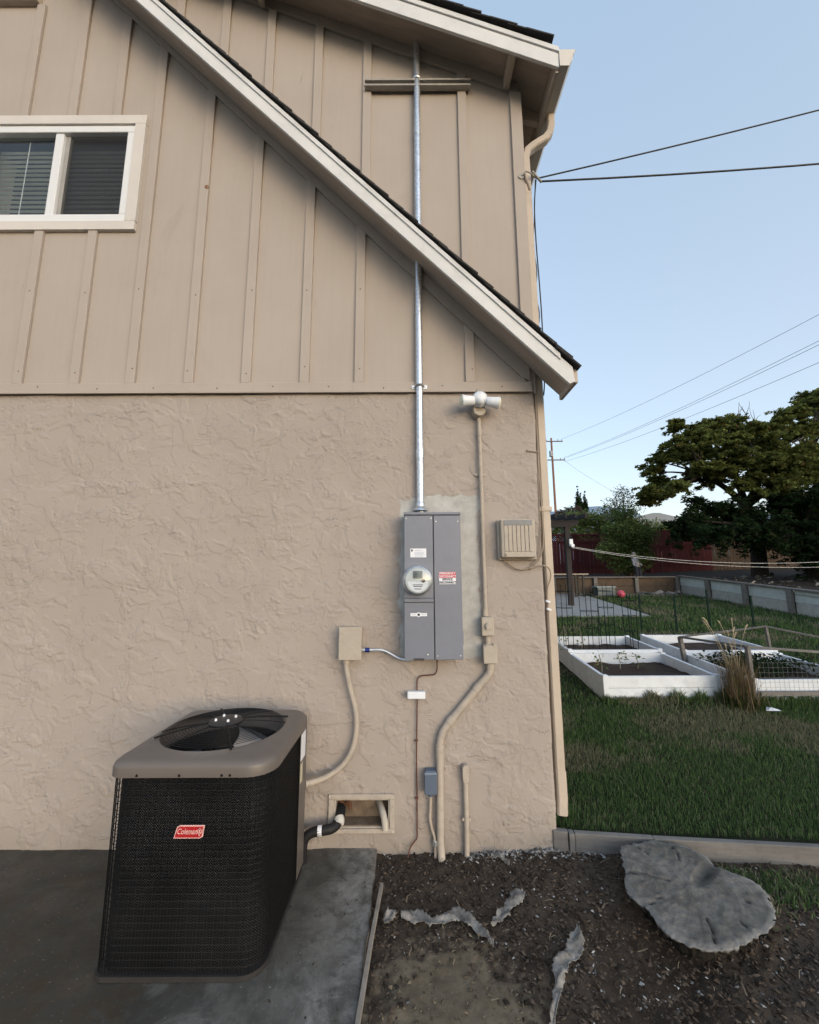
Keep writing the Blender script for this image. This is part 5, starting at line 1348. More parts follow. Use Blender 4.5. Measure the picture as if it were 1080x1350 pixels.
# plants growing in the beds
def seedling(x, y, z, h, n, label, rad=0.10):
    t_ = thing('seedling', (x, y, z), label, 'plant', 'young plants in the raised beds')
    MB().tube([(x, y, z - .03), (x + .01, y, z + h * .5), (x - .012, y + .01, z + h)], 0.006, 5).build('stem', simple('woody_stem', (0.20, 0.18, 0.14), 0.8), t_)
    cs = [(x + random.uniform(-.06, .06), y + random.uniform(-.06, .06), z + h * random.uniform(.25, 1.05)) for _ in range(4)]
    leaves('foliage', cs, [rad * random.uniform(.5, 1) for _ in cs], n, 0.022, M_LEAF_MID, t_, 0.8, 0.3, kind='stuff', seed=int(x * 100))
bedz = lambda i, y: lawn_z(0, BEDS[i][2]) + 0.12 + 0.045 * (y - BEDS[i][2])
seedling(2.34, 2.55, bedz(0, 2.55), 0.24, 26, 'leggy seedling near the left side of the front left bed')
seedling(2.68, 2.78, bedz(0, 2.78), 0.19, 22, 'seedling in the middle of the front left bed')
seedling(2.93, 2.82, bedz(0, 2.82), 0.17, 20, 'seedling in the right half of the front left bed')
seedling(2.25, 3.45, bedz(1, 3.45), 0.42, 60, 'tallest bushy plant behind the downspout in the back left bed', 0.16)
seedling(2.55, 3.62, bedz(1, 3.62), 0.34, 44, 'dark leafy plant among the wire cages in the back left bed', 0.14)
crop = thing('leafy_crop', (4.3, 2.5, bedz(2, 2.5)), 'sprawling dark green leafy crop filling the wire mesh front bed', 'plant')
leaves('foliage', [(random.uniform(3.85, 4.85), random.uniform(2.1, 3.0), bedz(2, 2.5) + random.uniform(.06, .16)) for _ in range(26)], [random.uniform(.09, .17) for _ in range(26)], 1800, 0.030, M_LEAF_DARK, crop, 0.7, 0.5, kind='stuff', seed=9)

# plant cages
M_CAGE = simple('dark_green_wire', (0.006, 0.014, 0.012), 0.8, spec=0.1)
def cage(x, y, z, h, r, label):
    t_ = thing('plant_cage', (x, y, z), label, 'plant cage', 'wire plant cages')
    for k in range(4):
        a = R(45 + 90 * k + 7); rr = r
        MB().tube([(x + .8 * rr * math.cos(a), y + .8 * rr * math.sin(a), z - .08), (x + rr * math.cos(a), y + rr * math.sin(a), z + h)], 0.0048, 5).build('leg', M_CAGE, t_)
    for q in (0.35, 0.62, 0.88):
        rr = r * (.8 + .2 * q)
        MB().tube([(x + rr * math.cos(R(a)), y + rr * math.sin(R(a)), z + h * q) for a in range(0, 360, 30)], 0.0038, 5, closed=True).build('hoop', M_CAGE, t_)
cage(2.42, 3.88, bedz(1, 3.88), 0.98, 0.13, 'dark wire plant cage nearest the downspout')
cage(2.76, 3.78, bedz(1, 3.78), 0.92, 0.14, 'second wire plant cage from the downspout')
cage(3.08, 3.90, bedz(1, 3.90), 0.98, 0.12, 'third wire plant cage from the downspout')
cage(3.30, 3.62, bedz(1, 3.62), 0.84, 0.10, 'wire plant cage nearest the green metal stakes')

# metal stakes
M_STAKE = simple('green_metal_stake', (0.006, 0.018, 0.014), 0.8, spec=0.1)
for i, (x, y, z0, z1, lab) in enumerate(((4.44, 5.40, 0.40, 1.20, 'thin dark green metal stake, first right of the cages'), (5.09, 5.36, 0.38, 1.16, 'dark green metal stake, second right of the cages'),
        (5.76, 5.40, 0.40, 1.29, 'dark green metal stake, tallest, behind the dry grass clump'), (6.62, 5.42, 0.40, 1.17, 'dark green metal stake, last on the right in front of the retaining wall'))):
    t_ = thing('metal_stake', (x, y, z0), lab, 'stake', 'green metal stakes')
    m = MB(); m.box(x - .018, x + .018, y - .004, y + .004, z0 - .1, z1); m.build('web', M_STAKE, t_)
    MB().box(x - .004, x + .004, y + .0042, y + .03, z0 - .1, z1 - .005).build('rib', M_STAKE, t_)

# weathered frame over the right-hand beds, with wire mesh
fr = thing('bed_frame', (3.62, 1.86, 0.22), 'weathered grey timber frame with wire mesh standing over the right beds', 'frame')
P1 = (3.62, 1.87, 0.82); P1b = (3.63, 1.87, 0.20); P2 = (3.66, 3.05, 0.75); P2b = (3.70, 3.05, 0.36)
P3 = (4.46, 2.6, 0.94); P3b = (4.48, 2.6, 0.66); P4 = (5.15, 2.0, 0.77); P5 = (5.2, 1.87, 0.70)
for a, c, w in ((P1b, P1, .045), (P2b, P2, .055), (P1, P2, .032), (P1, P5, .030), (P2, P3, .028), (P3, P3b, .035), (P3, P4, .026)):
    MB().bar(a, c, w, w * .8).build('rail', M_WOODGREY, fr, bevel=0.003)
MB().bar((3.69, 1.865, 0.345), (5.2, 1.865, 0.345), 0.03, 0.045).build('rail', M_WOODGREY, fr, bevel=0.003)
m = MB()
for x in np.arange(3.70, 5.2, 0.05): m.bar((x, 1.85, 0.34), (x + .002, 1.85, 0.66), 0.0016, 0.0016)
for z in np.arange(0.36, 0.67, 0.05): m.bar((3.69, 1.85, z), (5.2, 1.85, z), 0.0016, 0.0016)
m.build('wire_mesh', simple('galvanised_mesh', (0.14, 0.15, 0.16), 0.6, 0.3), fr, kind='stuff')

# clump of tall dry grass
dg = thing('dry_grass_clump', (3.50, 1.90, 0.22), 'tall clump of dry tan ornamental grass between the raised beds', 'grass clump')
n = 900
X = 3.50 + rng.normal(0, .055, n); Y = 1.90 + rng.normal(0, .06, n)
M_DRYG = blade_mat('dry_clump_blades', (0.020, 0.040, 0.012), (0.06, 0.075, 0.025), (0.12, 0.085, 0.052), (0.30, 0.235, 0.155))
blades('stalks', X, Y, np.full(n, 0.20), rng.uniform(.15, .60, n), rng.uniform(.0018, .0036, n), M_DRYG, (rng.random(n) < .85).astype(float), 0.38, dg)
X = 3.50 + rng.normal(0, .09, 500); Y = 1.86 + rng.normal(0, .07, 500)
blades('green_skirt', X, Y, np.full(500, 0.20), rng.uniform(.06, .22, 500), rng.uniform(.002, .004, 500), M_DRYG, (rng.random(500) < .12).astype(float), 0.7, dg)
m = MB()
for i in range(12):
    a = random.uniform(-1.1, 1.1); l = random.uniform(.62, .95); x0 = 3.50 + random.uniform(-.05, .05); y0 = 1.92 + random.uniform(-.05, .05)
    p = [(x0, y0, .3), (x0 + a * .10, y0 + .02, .3 + l * .5), (x0 + a * .24, y0 + .03, .22 + l * .93), (x0 + a * .29, y0 + .03, .22 + l)]
    m.tube(smooth_path(p, 4), [.0022] * 8 + [.004, .0075, .0085, .006, .002][:5], 5)
m.build('plumes', simple('straw_plume', (0.34, 0.29, 0.20), 0.85, var=0.2, scale=20), dg, kind='stuff')
wt = thing('crumpled_paper', (3.72, 1.72, 0.21), 'scrap of white paper on the grass before the dry clump', 'paper')
m = MB(); m.add([(3.60, 1.70, .225), (3.72, 1.66, .235), (3.75, 1.74, .228), (3.66, 1.78, .24), (3.67, 1.72, .252)], [(0, 1, 4), (1, 2, 4), (2, 3, 4), (3, 0, 4)]); m.build('paper', M_WHITE, wt)

# --- retaining walls: posts, planks, cap boards
M_RPALE = simple('pale_painted_plank', (0.42, 0.47, 0.46), 0.75, var=0.12, scale=5, bump=0.2, bscale=30, dirt=0.35)
M_RGREY = simple('bleached_plank', (0.36, 0.36, 0.34), 0.85, var=0.15, scale=6, bump=0.3, bscale=30, dirt=0.4)
M_RBROWN = simple('brown_garden_timber', (0.085, 0.062, 0.045), 0.9, var=0.25, scale=6, bump=0.3, bscale=30)
rw = thing('retaining_wall', (9.2, 8.0, 0.6), 'pale plank retaining wall with grey posts along the right lawn edge', 'retaining wall')
ys = [11.45, 10.10, 8.75, 7.45, 6.10, 4.75, 3.4]
rx = lambda y: 9.16 + 0.03 * (11.45 - y)
for i, y in enumerate(ys):
    MB().box(rx(y) - 0.10, rx(y) - 0.005, y - .06, y + .06, lawn_z(0, y) - .2, lawn_z(0, y) + .57 - random.uniform(0, .03)).build('post', M_WOODGREY, rw, bevel=0.008)
    if i + 1 < len(ys):
        y2 = ys[i + 1]; a, c = y - .061, y2 + .061
        for (o0, o1, mt_) in ((0.275, 0.545, M_RPALE), (-0.06, 0.270, M_RGREY)):
            MB().bar((rx(a) + .03, a, lawn_z(0, a) + (o0 + o1) / 2), (rx(c) + .03, c, lawn_z(0, c) + (o0 + o1) / 2), .05, o1 - o0).build('plank', mt_, rw, bevel=0.006)
        MB().bar((rx(y) + .02, y - .01, lawn_z(0, y) + .585), (rx(y2) + .02, y2 + .01, lawn_z(0, y2) + .585), .17, .04).build('cap_board', M_WOODGREY, rw, bevel=0.005)
rb = thing('retaining_wall', (7.5, 11.5, 0.9), 'low brown timber planter wall with grey cap behind the patio and stones', 'retaining wall')
xs_ = [9.08, 7.70, 6.30, 4.90, 3.4]
for i, x in enumerate(xs_):
    MB().box(x - .06, x + .06, 11.38, 11.49, 0.75, 1.47).build('post', M_WOODGREY, rb, bevel=0.008)
    if i + 1 < len(xs_):
        x2 = xs_[i + 1]
        for (z0, z1) in ((1.19, 1.455), (0.80, 1.185)):
            MB().box(x2 + .061, x - .061, 11.47, 11.53, z0, z1).build('plank', M_RBROWN, rb, bevel=0.006)
        MB().box(x2 + .002, x - .002, 11.38, 11.58, 1.471, 1.51).build('cap_board', M_WOODGREY, rb, bevel=0.005)
M_ROCK = chip_mat('grey_field_stone', (0.07, 0.065, 0.06), (0.30, 0.28, 0.26))
tag(scatter_chips('stones', 110, (7.7, 9.05), (10.95, 11.36), 0.05, 0.14, M_ROCK, flat=0.8, zfun=lambda X, Y: lawn_z(X, Y)), 'grey stones piled at the foot of the brown planter wall', 'stones')
tag(scatter_chips('terrace_stones', 120, (9.5, 13.0), (7.0, 11.4), 0.03, 0.12, M_ROCK, flat=0.6, zfun=lambda X, Y: terr_z(X, Y) - .05), 'pale stones scattered on the dark terrace under the trees', 'stones')
tag(MB().add([(5.9, 10.6, lawn_z(0, 10.6) + .012), (9.0, 10.75, lawn_z(0, 10.75) + .012), (9.0, 11.4, lawn_z(0, 11.4) + .012), (5.9, 11.4, lawn_z(0, 11.4) + .012)], [(0, 1, 2, 3)]).build('path', simple('pinkish_grit_path', (0.16, 0.125, 0.11), 0.95, var=0.3, scale=12, bump=0.5, bscale=60)), kind='structure')

# --- pergola
M_PERG = simple('dark_pergola_timber', (0.030, 0.027, 0.028), 0.85, var=0.2, scale=6, bump=0.3, bscale=30)
pg = thing('pergola', (4.40, 8.75, 0.76), 'dark timber pergola with square post beside the patio', 'pergola')
MB().box(4.345, 4.475, 8.69, 8.81, 0.70, 2.90).build('post', M_PERG, pg, bevel=0.006)
MB().box(1.245, 1.365, 8.69, 8.81, 0.70, 2.90).build('post', M_PERG, pg, bevel=0.006)
MB().prism([(0.8, 2.902), (4.56, 2.902), (4.74, 2.99), (4.74, 3.10), (0.8, 3.10)], 8.70, 8.80).build('beam', M_PERG, pg, bevel=0.005)
for x in np.arange(1.0, 4.8, 0.27):
    MB().bar((x, 8.30, 3.17), (x, 12.3, 3.30), 0.045, 0.12).build('rafter', M_PERG, pg, bevel=0.004)
it = thing('line_clamp', (4.44, 8.66, 2.4), 'white clothes-line bracket high on the pergola post', 'bracket')
MB().box(4.42, 4.52, 8.62, 8.688, 2.36, 2.56).build('bracket', M_WHITEPL, it, bevel=0.01)
MB().tube([(4.47, 8.60, 2.37), (4.47, 8.52, 2.37)], 0.05, 12).build('pulley', M_WHITEPL, it, bevel=0.004)
M_ROPE = simple('pale_clothes_line', (0.55, 0.54, 0.52), 0.7)
for (a, c, sag, lab) in (((4.47, 8.56, 2.34), (13.5, 8.2, 2.12), 0.36, 'upper pale clothes line crossing the yard from the pergola post'), ((4.47, 8.54, 2.31), (13.5, 8.1, 1.92), 0.34, 'lower pale clothes line crossing the yard from the pergola post')):
    t_ = thing('clothes_line', a, lab, 'clothes line'); MB().tube(span(a, c, sag), 0.0055, 6).build('line', M_ROPE, t_)

# --- patio table, ball, garden figure
tb = thing('patio_table', (5.2, 10.6, 0.88), 'patio table with pale wooden edge and dark legs beyond the pergola post', 'table')
MB().box(4.2, 5.68, 10.45, 11.0, 1.575, 1.615).build('table_top', simple('pale_table_wood', (0.30, 0.25, 0.20), 0.6), tb, bevel=0.005)
for x in (4.4, 5.28, 5.52):
    for y in (10.52, 10.93): MB().box(x - .03, x + .03, y - .03, y + .03, 0.87 + (y - 10.5) * .075, 1.574).build('leg', simple('black_table_leg', (0.012, 0.012, 0.013), 0.5), tb)
bx_ = thing('storage_bin', (6.3, 10.75, 0.9), 'grey plastic tub with lid at the edge of the patio', 'bin')
MB().box(6.05, 6.62, 10.72, 11.05, 0.90, 1.16).build('tub', simple('grey_blue_tub', (0.11, 0.13, 0.14), 0.5), bx_, bevel=0.02)
MB().box(6.02, 6.65, 10.70, 11.07, 1.161, 1.20).build('lid', simple('pale_tub_lid', (0.28, 0.32, 0.33), 0.5), bx_, bevel=0.01)
bo = thing('ball', (6.60, 10.35, 0.86), 'pink ball lying on the grass edge near the patio', 'ball')
m = MB(); m.lathe([(0.118 * math.sin(R(a)), 0.118 - 0.118 * math.cos(R(a))) for a in range(0, 181, 15)], (6.60, 10.35, 0.86), (0, 0, 1), 20); m.build('shell', simple('pink_ball', (0.48, 0.075, 0.12), 0.45, var=0.2, scale=9), bo)
gf = thing('garden_figure', (8.06, 11.95, 1.44), 'small garden figure in white top and dark trousers on the planter wall', 'statue')
M_FD = simple('dark_figure_cloth', (0.03, 0.035, 0.05), 0.8); M_FW = simple('white_figure_cloth', (0.36, 0.37, 0.42), 0.8)
for s_ in (-1, 1): MB().tube([(8.10 + .05 * s_, 11.95, 1.43), (8.09 + .055 * s_, 11.95, 1.66), (8.07 + .05 * s_, 11.95, 1.86)], [.045, .055, .065], 10).build('leg', M_FD, gf)
MB().tube([(8.07, 11.95, 1.84), (8.04, 11.95, 2.0), (8.01, 11.95, 2.14), (7.99, 11.95, 2.19)], [.085, .09, .09, .04], 12).build('torso', M_FW, gf)
for s_ in (-1, 1): MB().tube([(8.01 + .09 * s_, 11.95, 2.13), (8.04 + .11 * s_, 11.92, 1.98), (8.06 + .13 * s_, 11.88, 1.88)], [.045, .04, .03], 8).build('arm', M_FW, gf)
m = MB(); m.lathe([(0.075 * math.sin(R(a)), -0.09 * math.cos(R(a))) for a in range(0, 181, 20)], (7.97, 11.94, 2.28), (0, 0, 1), 12); m.build('head', simple('figure_face', (0.30, 0.27, 0.25), 0.8), gf)

# --- fences at the back
M_FRED = simple('dark_red_fence_stain', (0.058, 0.010, 0.012), 0.85, var=0.25, scale=4, bump=0.3, bscale=20, stretch=(1, 1, .2))
M_FTAN = simple('bare_tan_fence_wood', (0.066, 0.045, 0.032), 0.85, var=0.25, scale=4, stretch=(1, 1, .2))  # colour lowered to carry the shade of the trees
def fence(name, a, c, zb0, zb1, h, mat, label, step=0.145, lattice=False, post=2.4):
    t_ = thing(name, (a[0], a[1], zb0), label, 'fence')
    A = Vector((*a, 0)); B_ = Vector((*c, 0)); L = (B_ - A).length; d = (B_ - A) / L; nrm = Vector((d.y, -d.x, 0))
    zb = lambda s: zb0 + (zb1 - zb0) * s / L
    m = MB(); s = 0.0; hp = h - (0.36 if lattice else 0)
    while s < L - step * .5:
        p = A + d * (s + step / 2) + nrm * random.uniform(-.006, .006)
        m.obox((p.x, p.y, zb(s) + hp / 2), (step - .012, .02, hp + random.uniform(-.015, .015)), Matrix.Rotation(math.atan2(d.y, d.x), 3, 'Z')); s += step
    m.build('boards', mat, t_, kind='stuff')
    s = 0.0
    while s <= L + .01:
        p = A + d * s - nrm * .07
        MB().obox((p.x, p.y, zb(s) + h / 2 + .03), (.10, .10, h + .06), Matrix.Rotation(math.atan2(d.y, d.x), 3, 'Z')).build('post', mat, t_); s += post
    for q in ((0.35, hp * .62) if not lattice else (0.35, hp + .03, h - .03)):
        MB().bar((A.x + nrm.x * .03, A.y + nrm.y * .03, zb0 + q), (B_.x + nrm.x * .03, B_.y + nrm.y * .03, zb1 + q), .035, .07).build('rail', mat, t_)
    if lattice:
        m = MB(); s = 0.0
        while s < L - .3:
            for sg in (0, 1):
                p0 = A + d * (s + .3 * sg); p1 = A + d * (s + .3 * (1 - sg))
                m.bar((p0.x, p0.y, zb(s) + hp + .05), (p1.x, p1.y, zb(s) + h - .05), .008, .03)
            s += .10
        m.build('lattice', mat, t_, kind='stuff')
fence('fence', (2.6, 15.5), (9.5, 15.5), 1.60, 1.60, 1.75, M_FRED, 'dark red board fence with lattice top left of the leafy bush', lattice=True)
fence('fence', (9.75, 15.5), (13.0, 15.1), 1.62, 1.70, 1.85, M_FRED, 'dark red board fence right of the leafy bush')
fence('fence', (13.05, 15.1), (24.0, 14.0), 1.72, 1.90, 1.55, M_FTAN, 'bare tan board fence glimpsed under the dark tree')
fp = thing('fence_post', (10.55, 15.35, 1.6), 'tall dark red fence post with pointed cap right of the bush', 'post')
MB().box(10.47, 10.61, 15.30, 15.42, 1.6, 3.70).build('shaft', M_FRED, fp); MB().lathe([(0.11, 0.0), (0.0, 0.16)], (10.54, 15.36, 3.70), (0, 0, 1), 4, False).build('cap', M_FRED, fp)

# --- trees
def limb(m, a, c, r0, r1, bend=0.3, n=6):
    a = Vector(a); c = Vector(c); mid = a.lerp(c, .5) + Vector((random.uniform(-1, 1), random.uniform(-1, 1), random.uniform(.1, .8))) * bend * (c - a).length * .3
    pts = smooth_path([a, mid, c], n // 2 + 1); k = len(pts)
    m.tube(pts, [r0 + (r1 - r0) * i / (k - 1) for i in range(k)], 7)
    return pts
BIG = [(9.12, 10.62, 6.6, 0.35), (10.19, 11.41, 6.67, 0.49), (10.47, 10.96, 6.69, 0.53), (11.69, 11.57, 7.04, 0.55), (12.12, 11.63, 6.74, 0.62), (8.81, 10.17, 5.83, 0.5), (9.43, 10.03, 5.89, 0.55), (11.81, 12.18, 6.81, 0.64), (11.78, 10.67, 6.4, 0.46), (12.48, 10.61, 6.49, 0.46), (14.74, 12.59, 6.88, 0.59), (8.81, 11.22, 5.56, 0.48), (9.88, 12.17, 6.03, 0.51), (9.97, 11.24, 5.75, 0.48), (10.83, 11.66, 5.93, 0.56), (10.66, 10.39, 5.66, 0.57), (8.74, 11.65, 5.25, 0.37), (9.32, 12.26, 5.01, 0.45), (8.32, 11.36, 4.45, 0.36), (8.62, 11.93, 4.25, 0.28), (9.08, 11.75, 4.4, 0.41), (8.6, 10.17, 4.37, 0.39), (10.34, 11.97, 5.13, 0.51), (10.68, 11.54, 4.9, 0.49), (10.57, 10.78, 5.19, 0.52), (12.11, 10.08, 5.28, 0.61), (14.71, 12.25, 6.16, 0.65), (14.18, 11.23, 5.85, 0.6), (14.5, 11.87, 5.47, 0.63), (14.58, 12.28, 7.64, 0.39), (14.55, 11.86, 7.54, 0.44), (15.49, 12.39, 8.24, 0.46), (14.4, 11.03, 7.76, 0.42), (15.44, 12.08, 7.83, 0.38), (13.88, 11.16, 6.63, 0.42), (15.68, 12.43, 7.15, 0.39), (13.76, 12.29, 5.52, 0.58), (12.05, 10.25, 4.54, 0.56), (13.06, 10.35, 4.78, 0.56), (14.34, 10.56, 7.67, 0.52), (16.37, 12.51, 7.73, 0.66), (14.81, 11.13, 6.3, 0.66), (15.21, 11.63, 5.65, 0.68), (15.16, 10.78, 7.4, 0.58), (15.72, 11.32, 6.68, 0.73), (15.33, 11.0, 5.65, 0.71), (14.65, 10.91, 4.91, 0.71), (12.67, 11.52, 6.01, 0.49), (12.4, 11.52, 6.26, 0.49), (12.6, 10.9, 5.2, .6), (13.3, 11.0, 5.3, .6), (12.9, 10.6, 4.7, .6), (13.6, 10.8, 4.9, .65), (11.7, 10.7, 5.0, .5), (11.6, 11.6, 5.5, .5), (13.2, 11.6, 6.0, .5), (13.5, 11.0, 6.4, .45), (11.2, 10.4, 4.5, .6), (11.9, 10.2, 4.35, .65), (11.0, 10.5, 5.4, .6), (11.6, 10.2, 5.2, .65), (12.3, 10.2, 4.9, .65), (10.4, 10.6, 4.95, .45), (12.8, 10.2, 5.5, .6), (11.9, 10.4, 5.9, .6), (11.2, 10.7, 6.1, .5), (9.7, 10.5, 5.1, .4), (12.9, 10.6, 6.9, .45), (13.6, 11.2, 7.2, .45)]
bt = thing('tree', (11.9, 11.4, 1.5), 'large spreading olive-green tree with layered crown behind the right lawn', 'tree')
m = MB(); fork = Vector((11.7, 11.35, 3.9))
m.tube(smooth_path([(11.9, 11.4, 1.4), (11.95, 11.4, 2.4), (11.8, 11.38, 3.3), fork], 4), [.26, .25, .24, .23, .22, .22, .21, .21, .2, .2, .2, .19, .18], 10)
hubs = [Vector(v) for v in ((10.2, 11.2, 5.0), (11.3, 11.3, 5.7), (12.6, 11.2, 5.6), (14.0, 11.4, 5.3))]
for h in hubs: limb(m, fork, h, .13, .06, .25)
for (x, y, z, r) in BIG:
    c = Vector((x, y, z)); h = min(hubs, key=lambda q: (q - c).length); limb(m, h, c - Vector((0, 0, r * .2)), .045, .012, .3)
tk = m.build('trunk', M_BARK, bt)
def sprays(clumps, twigs, pts, drop=0.25, rad=(.07, .15), flat=0.35):
    """points along twigs that fan out of each clump, for feathery foliage"""
    C = []; Q = []
    for (x, y, z, r) in clumps:
        for k in range(twigs):
            a = random.uniform(0, 6.283); l = r * random.uniform(.5, 1.45); e = random.uniform(-flat, flat * 1.2); z0 = z + random.uniform(-.35, .4) * r
            for q in range(pts):
                f = (q + random.random()) / pts
                C.append((x + l * f * math.cos(a), y + 1.15 * l * f * math.sin(a), z0 + l * (e * f - drop * f * f))); Q.append(random.uniform(*rad) * (1.25 - .5 * f))
    return C, Q
C, Q = sprays(BIG, 24, 4)
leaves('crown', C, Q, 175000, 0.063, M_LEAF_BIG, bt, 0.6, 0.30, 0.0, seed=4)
m = MB()
for i in range(46):
    a = (random.uniform(11.3, 12.9), random.uniform(10.3, 11), random.uniform(4.6, 5.6)); c = (a[0] + random.uniform(-.5, .7), a[1] - .1, a[2] + random.uniform(.1, .9)); limb(m, a, c, .014, .005, .5)
for (x, z) in ((11.7, 7.1), (12.0, 7.2), (13.2, 6.6), (13.3, 6.7), (14.3, 7.2), (11.2, 6.9), (12.3, 6.9)):
    for k in range(3): limb(m, (x, 11.2, z), (x + random.uniform(-.25, .25), 11.2, z + random.uniform(.2, .55)), .011, .004, .4)
m.build('dead_twigs', simple('grey_dead_twigs', (0.16, 0.15, 0.155), 0.9), bt, kind='stuff')
DARK = [(9.85, 10.81, 3.75, 0.7), (8.94, 10.36, 3.3, 0.62), (9.71, 10.86, 3.14, 0.7), (10.44, 10.71, 3.62, 0.75), (10.81, 10.98, 3.15, 0.83), (11.0, 10.34, 3.45, 0.85), (10.18, 9.33, 2.81, 0.78), (12.15, 10.72, 3.84, 0.87), (12.43, 10.93, 3.3, 0.94), (13.06, 10.81, 4.14, 0.88), (12.43, 10.14, 3.42, 0.94), (12.51, 10.43, 2.8, 0.91), (12.34, 9.42, 3.93, 0.84), (13.49, 10.66, 3.49, 0.98), (12.93, 10.15, 2.77, 0.94), (10.97, 9.57, 2.63, 0.74), (14.15, 10.71, 3.83, 1.04), (14.36, 10.98, 3.02, 1.06), (8.91, 9.18, 2.65, 0.46), (8.79, 10.6, 3.0, 0.4), (12.47, 9.82, 2.23, 0.81), (14.43, 10.54, 3.25, 1.03), (12.6, 9.3, 2.3, .8), (11.7, 9.2, 2.35, .7), (13.6, 9.4, 2.2, .9), (14.6, 9.6, 2.2, .9), (12.2, 8.9, 2.9, .8), (13.3, 8.9, 3.2, .9), (15.4, 10.0, 2.8, 1.1), (11.8, 9.1, 2.05, .6), (13.0, 8.9, 1.95, .65), (14.2, 9.0, 2.0, .8)]
dt = thing('dark_tree', (12.6, 10.3, 1.4), 'dense dark evergreen tree spreading low under the large olive tree', 'tree')
m = MB(); m.tube([(12.7, 10.3, 1.3), (12.6, 10.3, 2.4), (12.3, 10.3, 3.2)], [.2, .17, .12], 9)
for (x, y, z, r) in DARK: limb(m, (12.4, 10.3, 2.8), (x, y, z), .07, .02, .2)
m.build('trunk', M_BARK, dt)
C, Q = sprays(DARK, 22, 4, 0.35, (.10, .20), 0.75)
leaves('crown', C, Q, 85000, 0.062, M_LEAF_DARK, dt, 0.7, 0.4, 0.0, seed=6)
def bush(name, label, cs, n, size, mat, base, flat=0.8, seed=2, stem=.05, cat='bush'):
    t_ = thing(name, base, label, cat); m = MB()
    for (x, y, z, r) in cs: limb(m, base, (x, y, z), stem, stem * .3, .25)
    m.build('trunk', M_BARK, t_)
    leaves('crown', [c[:3] for c in cs], [c[3] for c in cs], n, size, mat, t_, flat, 0.4, 0.2, seed=seed)
bush('bush', 'leafy green bush with pale flowers in front of the red fence', [(8.0, 12.5, 3.1, .62), (7.7, 12.6, 2.6, .6), (8.4, 12.5, 2.7, .62), (8.1, 12.3, 2.1, .6), (7.7, 12.5, 1.9, .42), (8.5, 12.6, 3.3, .5), (8.2, 12.7, 3.8, .45), (7.6, 12.7, 3.2, .4), (8.6, 12.4, 2.2, .4), (7.3, 12.6, 2.4, .45), (8.9, 12.7, 3.0, .45), (8.3, 12.2, 2.9, .5)], 9500, .058, M_LEAF_MID, (8.05, 12.5, 1.4), seed=12)
bush('airy_tree', 'airy pale tree with reddish tips above the leafy bush', [(8.5, 14.0, 4.4, .5), (8.9, 14.0, 4.7, .5), (8.3, 14.0, 4.0, .45), (9.3, 14.0, 4.4, .45), (8.8, 14.0, 5.0, .35)], 1300, .05, blade_mat('pinkish_leaf', (0.06, 0.07, 0.03), (0.20, 0.19, 0.10), (0.28, 0.15, 0.11), (0.30, 0.18, 0.14)), (8.7, 14.0, 1.6), seed=13, stem=.035, cat='tree')
bush('hedge_bush', 'light yellow-green bush rising behind the red lattice fence', [(7.9, 17.5, 4.2, .6), (8.7, 17.6, 4.25, .6), (7.1, 17.5, 3.8, .55), (9.3, 17.4, 4.1, .55), (8.2, 17.5, 3.4, .8)], 5200, .075, M_LEAF_LIGHT, (8.2, 17.5, 1.7), seed=14)
bush('hedge_bush', 'mid-green bush behind the fence between the light bush and airy tree', [(10.0, 17.8, 4.4, .8), (10.8, 17.8, 4.2, .8), (11.4, 17.9, 3.8, .8), (9.7, 17.5, 3.6, .7)], 3200, .075, M_LEAF_MID, (10.4, 17.8, 1.7), seed=15)
bush('hedge_bush', 'light green bush behind the fence below the neighbour roof', [(12.0, 17.2, 3.7, .7), (12.7, 17.2, 3.5, .7), (13.4, 17.3, 3.4, .7)], 2600, .075, M_LEAF_LIGHT, (12.5, 17.2, 1.7), seed=16)
for i, (x, zt_, lab) in enumerate(((26.2, 15.4, 'tall narrow cypress, leftmost of the three on the skyline'), (27.05, 14.8, 'narrow cypress, middle and shortest of the three on the skyline'), (28.1, 15.2, 'narrow cypress, rightmost of the three on the skyline'))):
    t_ = thing('cypress', (x, 60 + i, 1.3), lab, 'tree', 'cypresses on the skyline')
    MB().tube([(x, 60 + i, 1.2), (x, 60 + i, zt_ - 1)], [.18, .03], 7).build('trunk', M_BARK, t_)
    cs = [(x + random.uniform(-.12, .12), 60 + i + random.uniform(-.1, .1), z) for z in np.arange(2.5, zt_ - .2, .45)]
    leaves('crown', cs, [max(.12, min(.50, (zt_ - c[2]) * .15)) for c in cs], 6500, .15, M_LEAF_DARK, t_, 1.3, 0.2, .2, seed=30 + i)
palm = thing('reddish_tree', (20.8, 50, 1.3), 'rounded reddish-brown tree behind the utility pole foot', 'tree')
MB().tube([(20.6, 50, 1.2), (20.6, 50, 8.5)], [.25, .15], 8).build('trunk', M_BARK, palm)
leaves('crown', [(20.4, 50, 9.2), (21.4, 50, 9.6), (22.2, 50, 9.0), (19.6, 50, 8.9), (21.2, 50, 8.4), (22.8, 50, 8.4)], [1.1, 1.1, .9, 1, 1, .8], 1800, .2, blade_mat('rust_leaf', (0.06, 0.05, 0.04), (0.16, 0.11, 0.09), (0.1, .06, .05), (.15, .1, .08)), palm, .8, .3, seed=41)
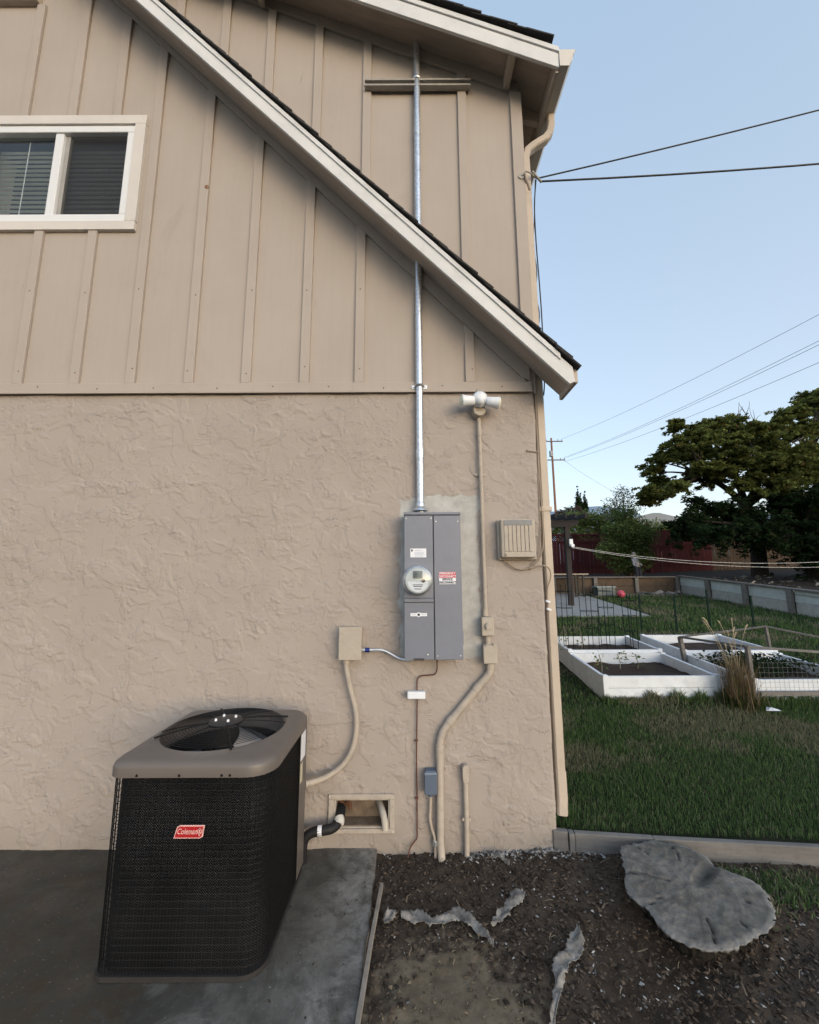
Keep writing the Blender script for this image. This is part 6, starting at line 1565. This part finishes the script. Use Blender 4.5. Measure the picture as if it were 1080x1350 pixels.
# far wooded skyline beyond the fences
t_ = leaves('far_trees', [(x + random.uniform(-1, 1), 75 + random.uniform(-4, 4), 1.9 + random.uniform(-1.2, 1.2)) for x in np.arange(18, 85, 1.7)], [random.uniform(1.6, 2.8) for _ in np.arange(18, 85, 1.7)], 16000, .30, M_LEAF_MID, None, .9, .3, .25, kind='stuff', seed=50)
tag(t_, 'far mass of green trees behind the neighbourhood fences', 'trees')
nh = thing('neighbour_house', (19.5, 31, 1.3), 'neighbour house with grey roof peeking between the trees', 'house')
MB().box(15.5, 24, 30.5, 36, 1.2, 5.35).build('wall', simple('neighbour_wall', (0.20, 0.10, 0.08), 0.8), nh)
MB().prism([(15.0, 5.20), (24.6, 5.20), (24.6, 5.34), (20.2, 6.45), (19.6, 6.45), (15.0, 5.34)], 30.0, 36.5).build('roof', simple('neighbour_roof', (0.22, 0.24, 0.27), 0.8), nh)

# --- utility pole and its lines
M_POLE = simple('reddish_pole_wood', (0.24, 0.125, 0.085), 0.9, var=0.15, scale=2)
up = thing('utility_pole', (20.8, 55, 1.3), 'wooden utility pole with two crossarms beyond the garden', 'utility pole')
MB().tube([(20.85, 55, 1.2), (20.80, 55, 21.3)], [.20, .13], 10).build('pole', M_POLE, up)
for z, x0, x1 in ((20.75, 19.3, 22.4), (17.95, 19.1, 22.6)):
    MB().box(x0, x1, 54.78, 54.90, z - .07, z + .07).build('crossarm', simple('grey_crossarm', (0.16, 0.13, 0.12), 0.9), up)
    for x in (x0 + .15, x0 + .7, x1 - .7, x1 - .15):
        MB().tube([(x, 54.84, z + .071), (x, 54.84, z + .30)], [.05, .06], 8).build('insulator', simple('grey_insulator', (0.18, 0.18, 0.19), 0.4), up)
MB().lathe([(0, 0), (.25, 0), (.25, .8), (0, .85)], (20.5, 54.6, 18.4), (0, 0, 1), 14).build('transformer', simple('pale_transformer', (0.30, 0.31, 0.32), 0.5), up)
M_FARW = simple('far_power_line', (0.16, 0.17, 0.19), 0.7)
for a, c, lab in (((22.3, 54.8, 21.1), (25.5, 16, 17.0), 'highest power line from the pole to the upper right'), ((22.4, 54.8, 18.3), (25.3, 16, 15.45), 'power line below the highest one, left of a close pair'),
                  ((22.45, 54.8, 18.2), (25.2, 16, 15.15), 'power line just under the pair, from the lower crossarm'), ((22.5, 54.8, 17.7), (25.2, 16, 14.0), 'lowest power line rising right over the olive tree'),
                  ((22.5, 54.8, 17.8), (33.0, 55, 11.5), 'power line dropping right from the lower crossarm towards the bushes')):
    t_ = thing('power_line', a, lab, 'power line'); MB().tube(span(a, c, 0.5), .015, 5).build('line', M_FARW, t_)
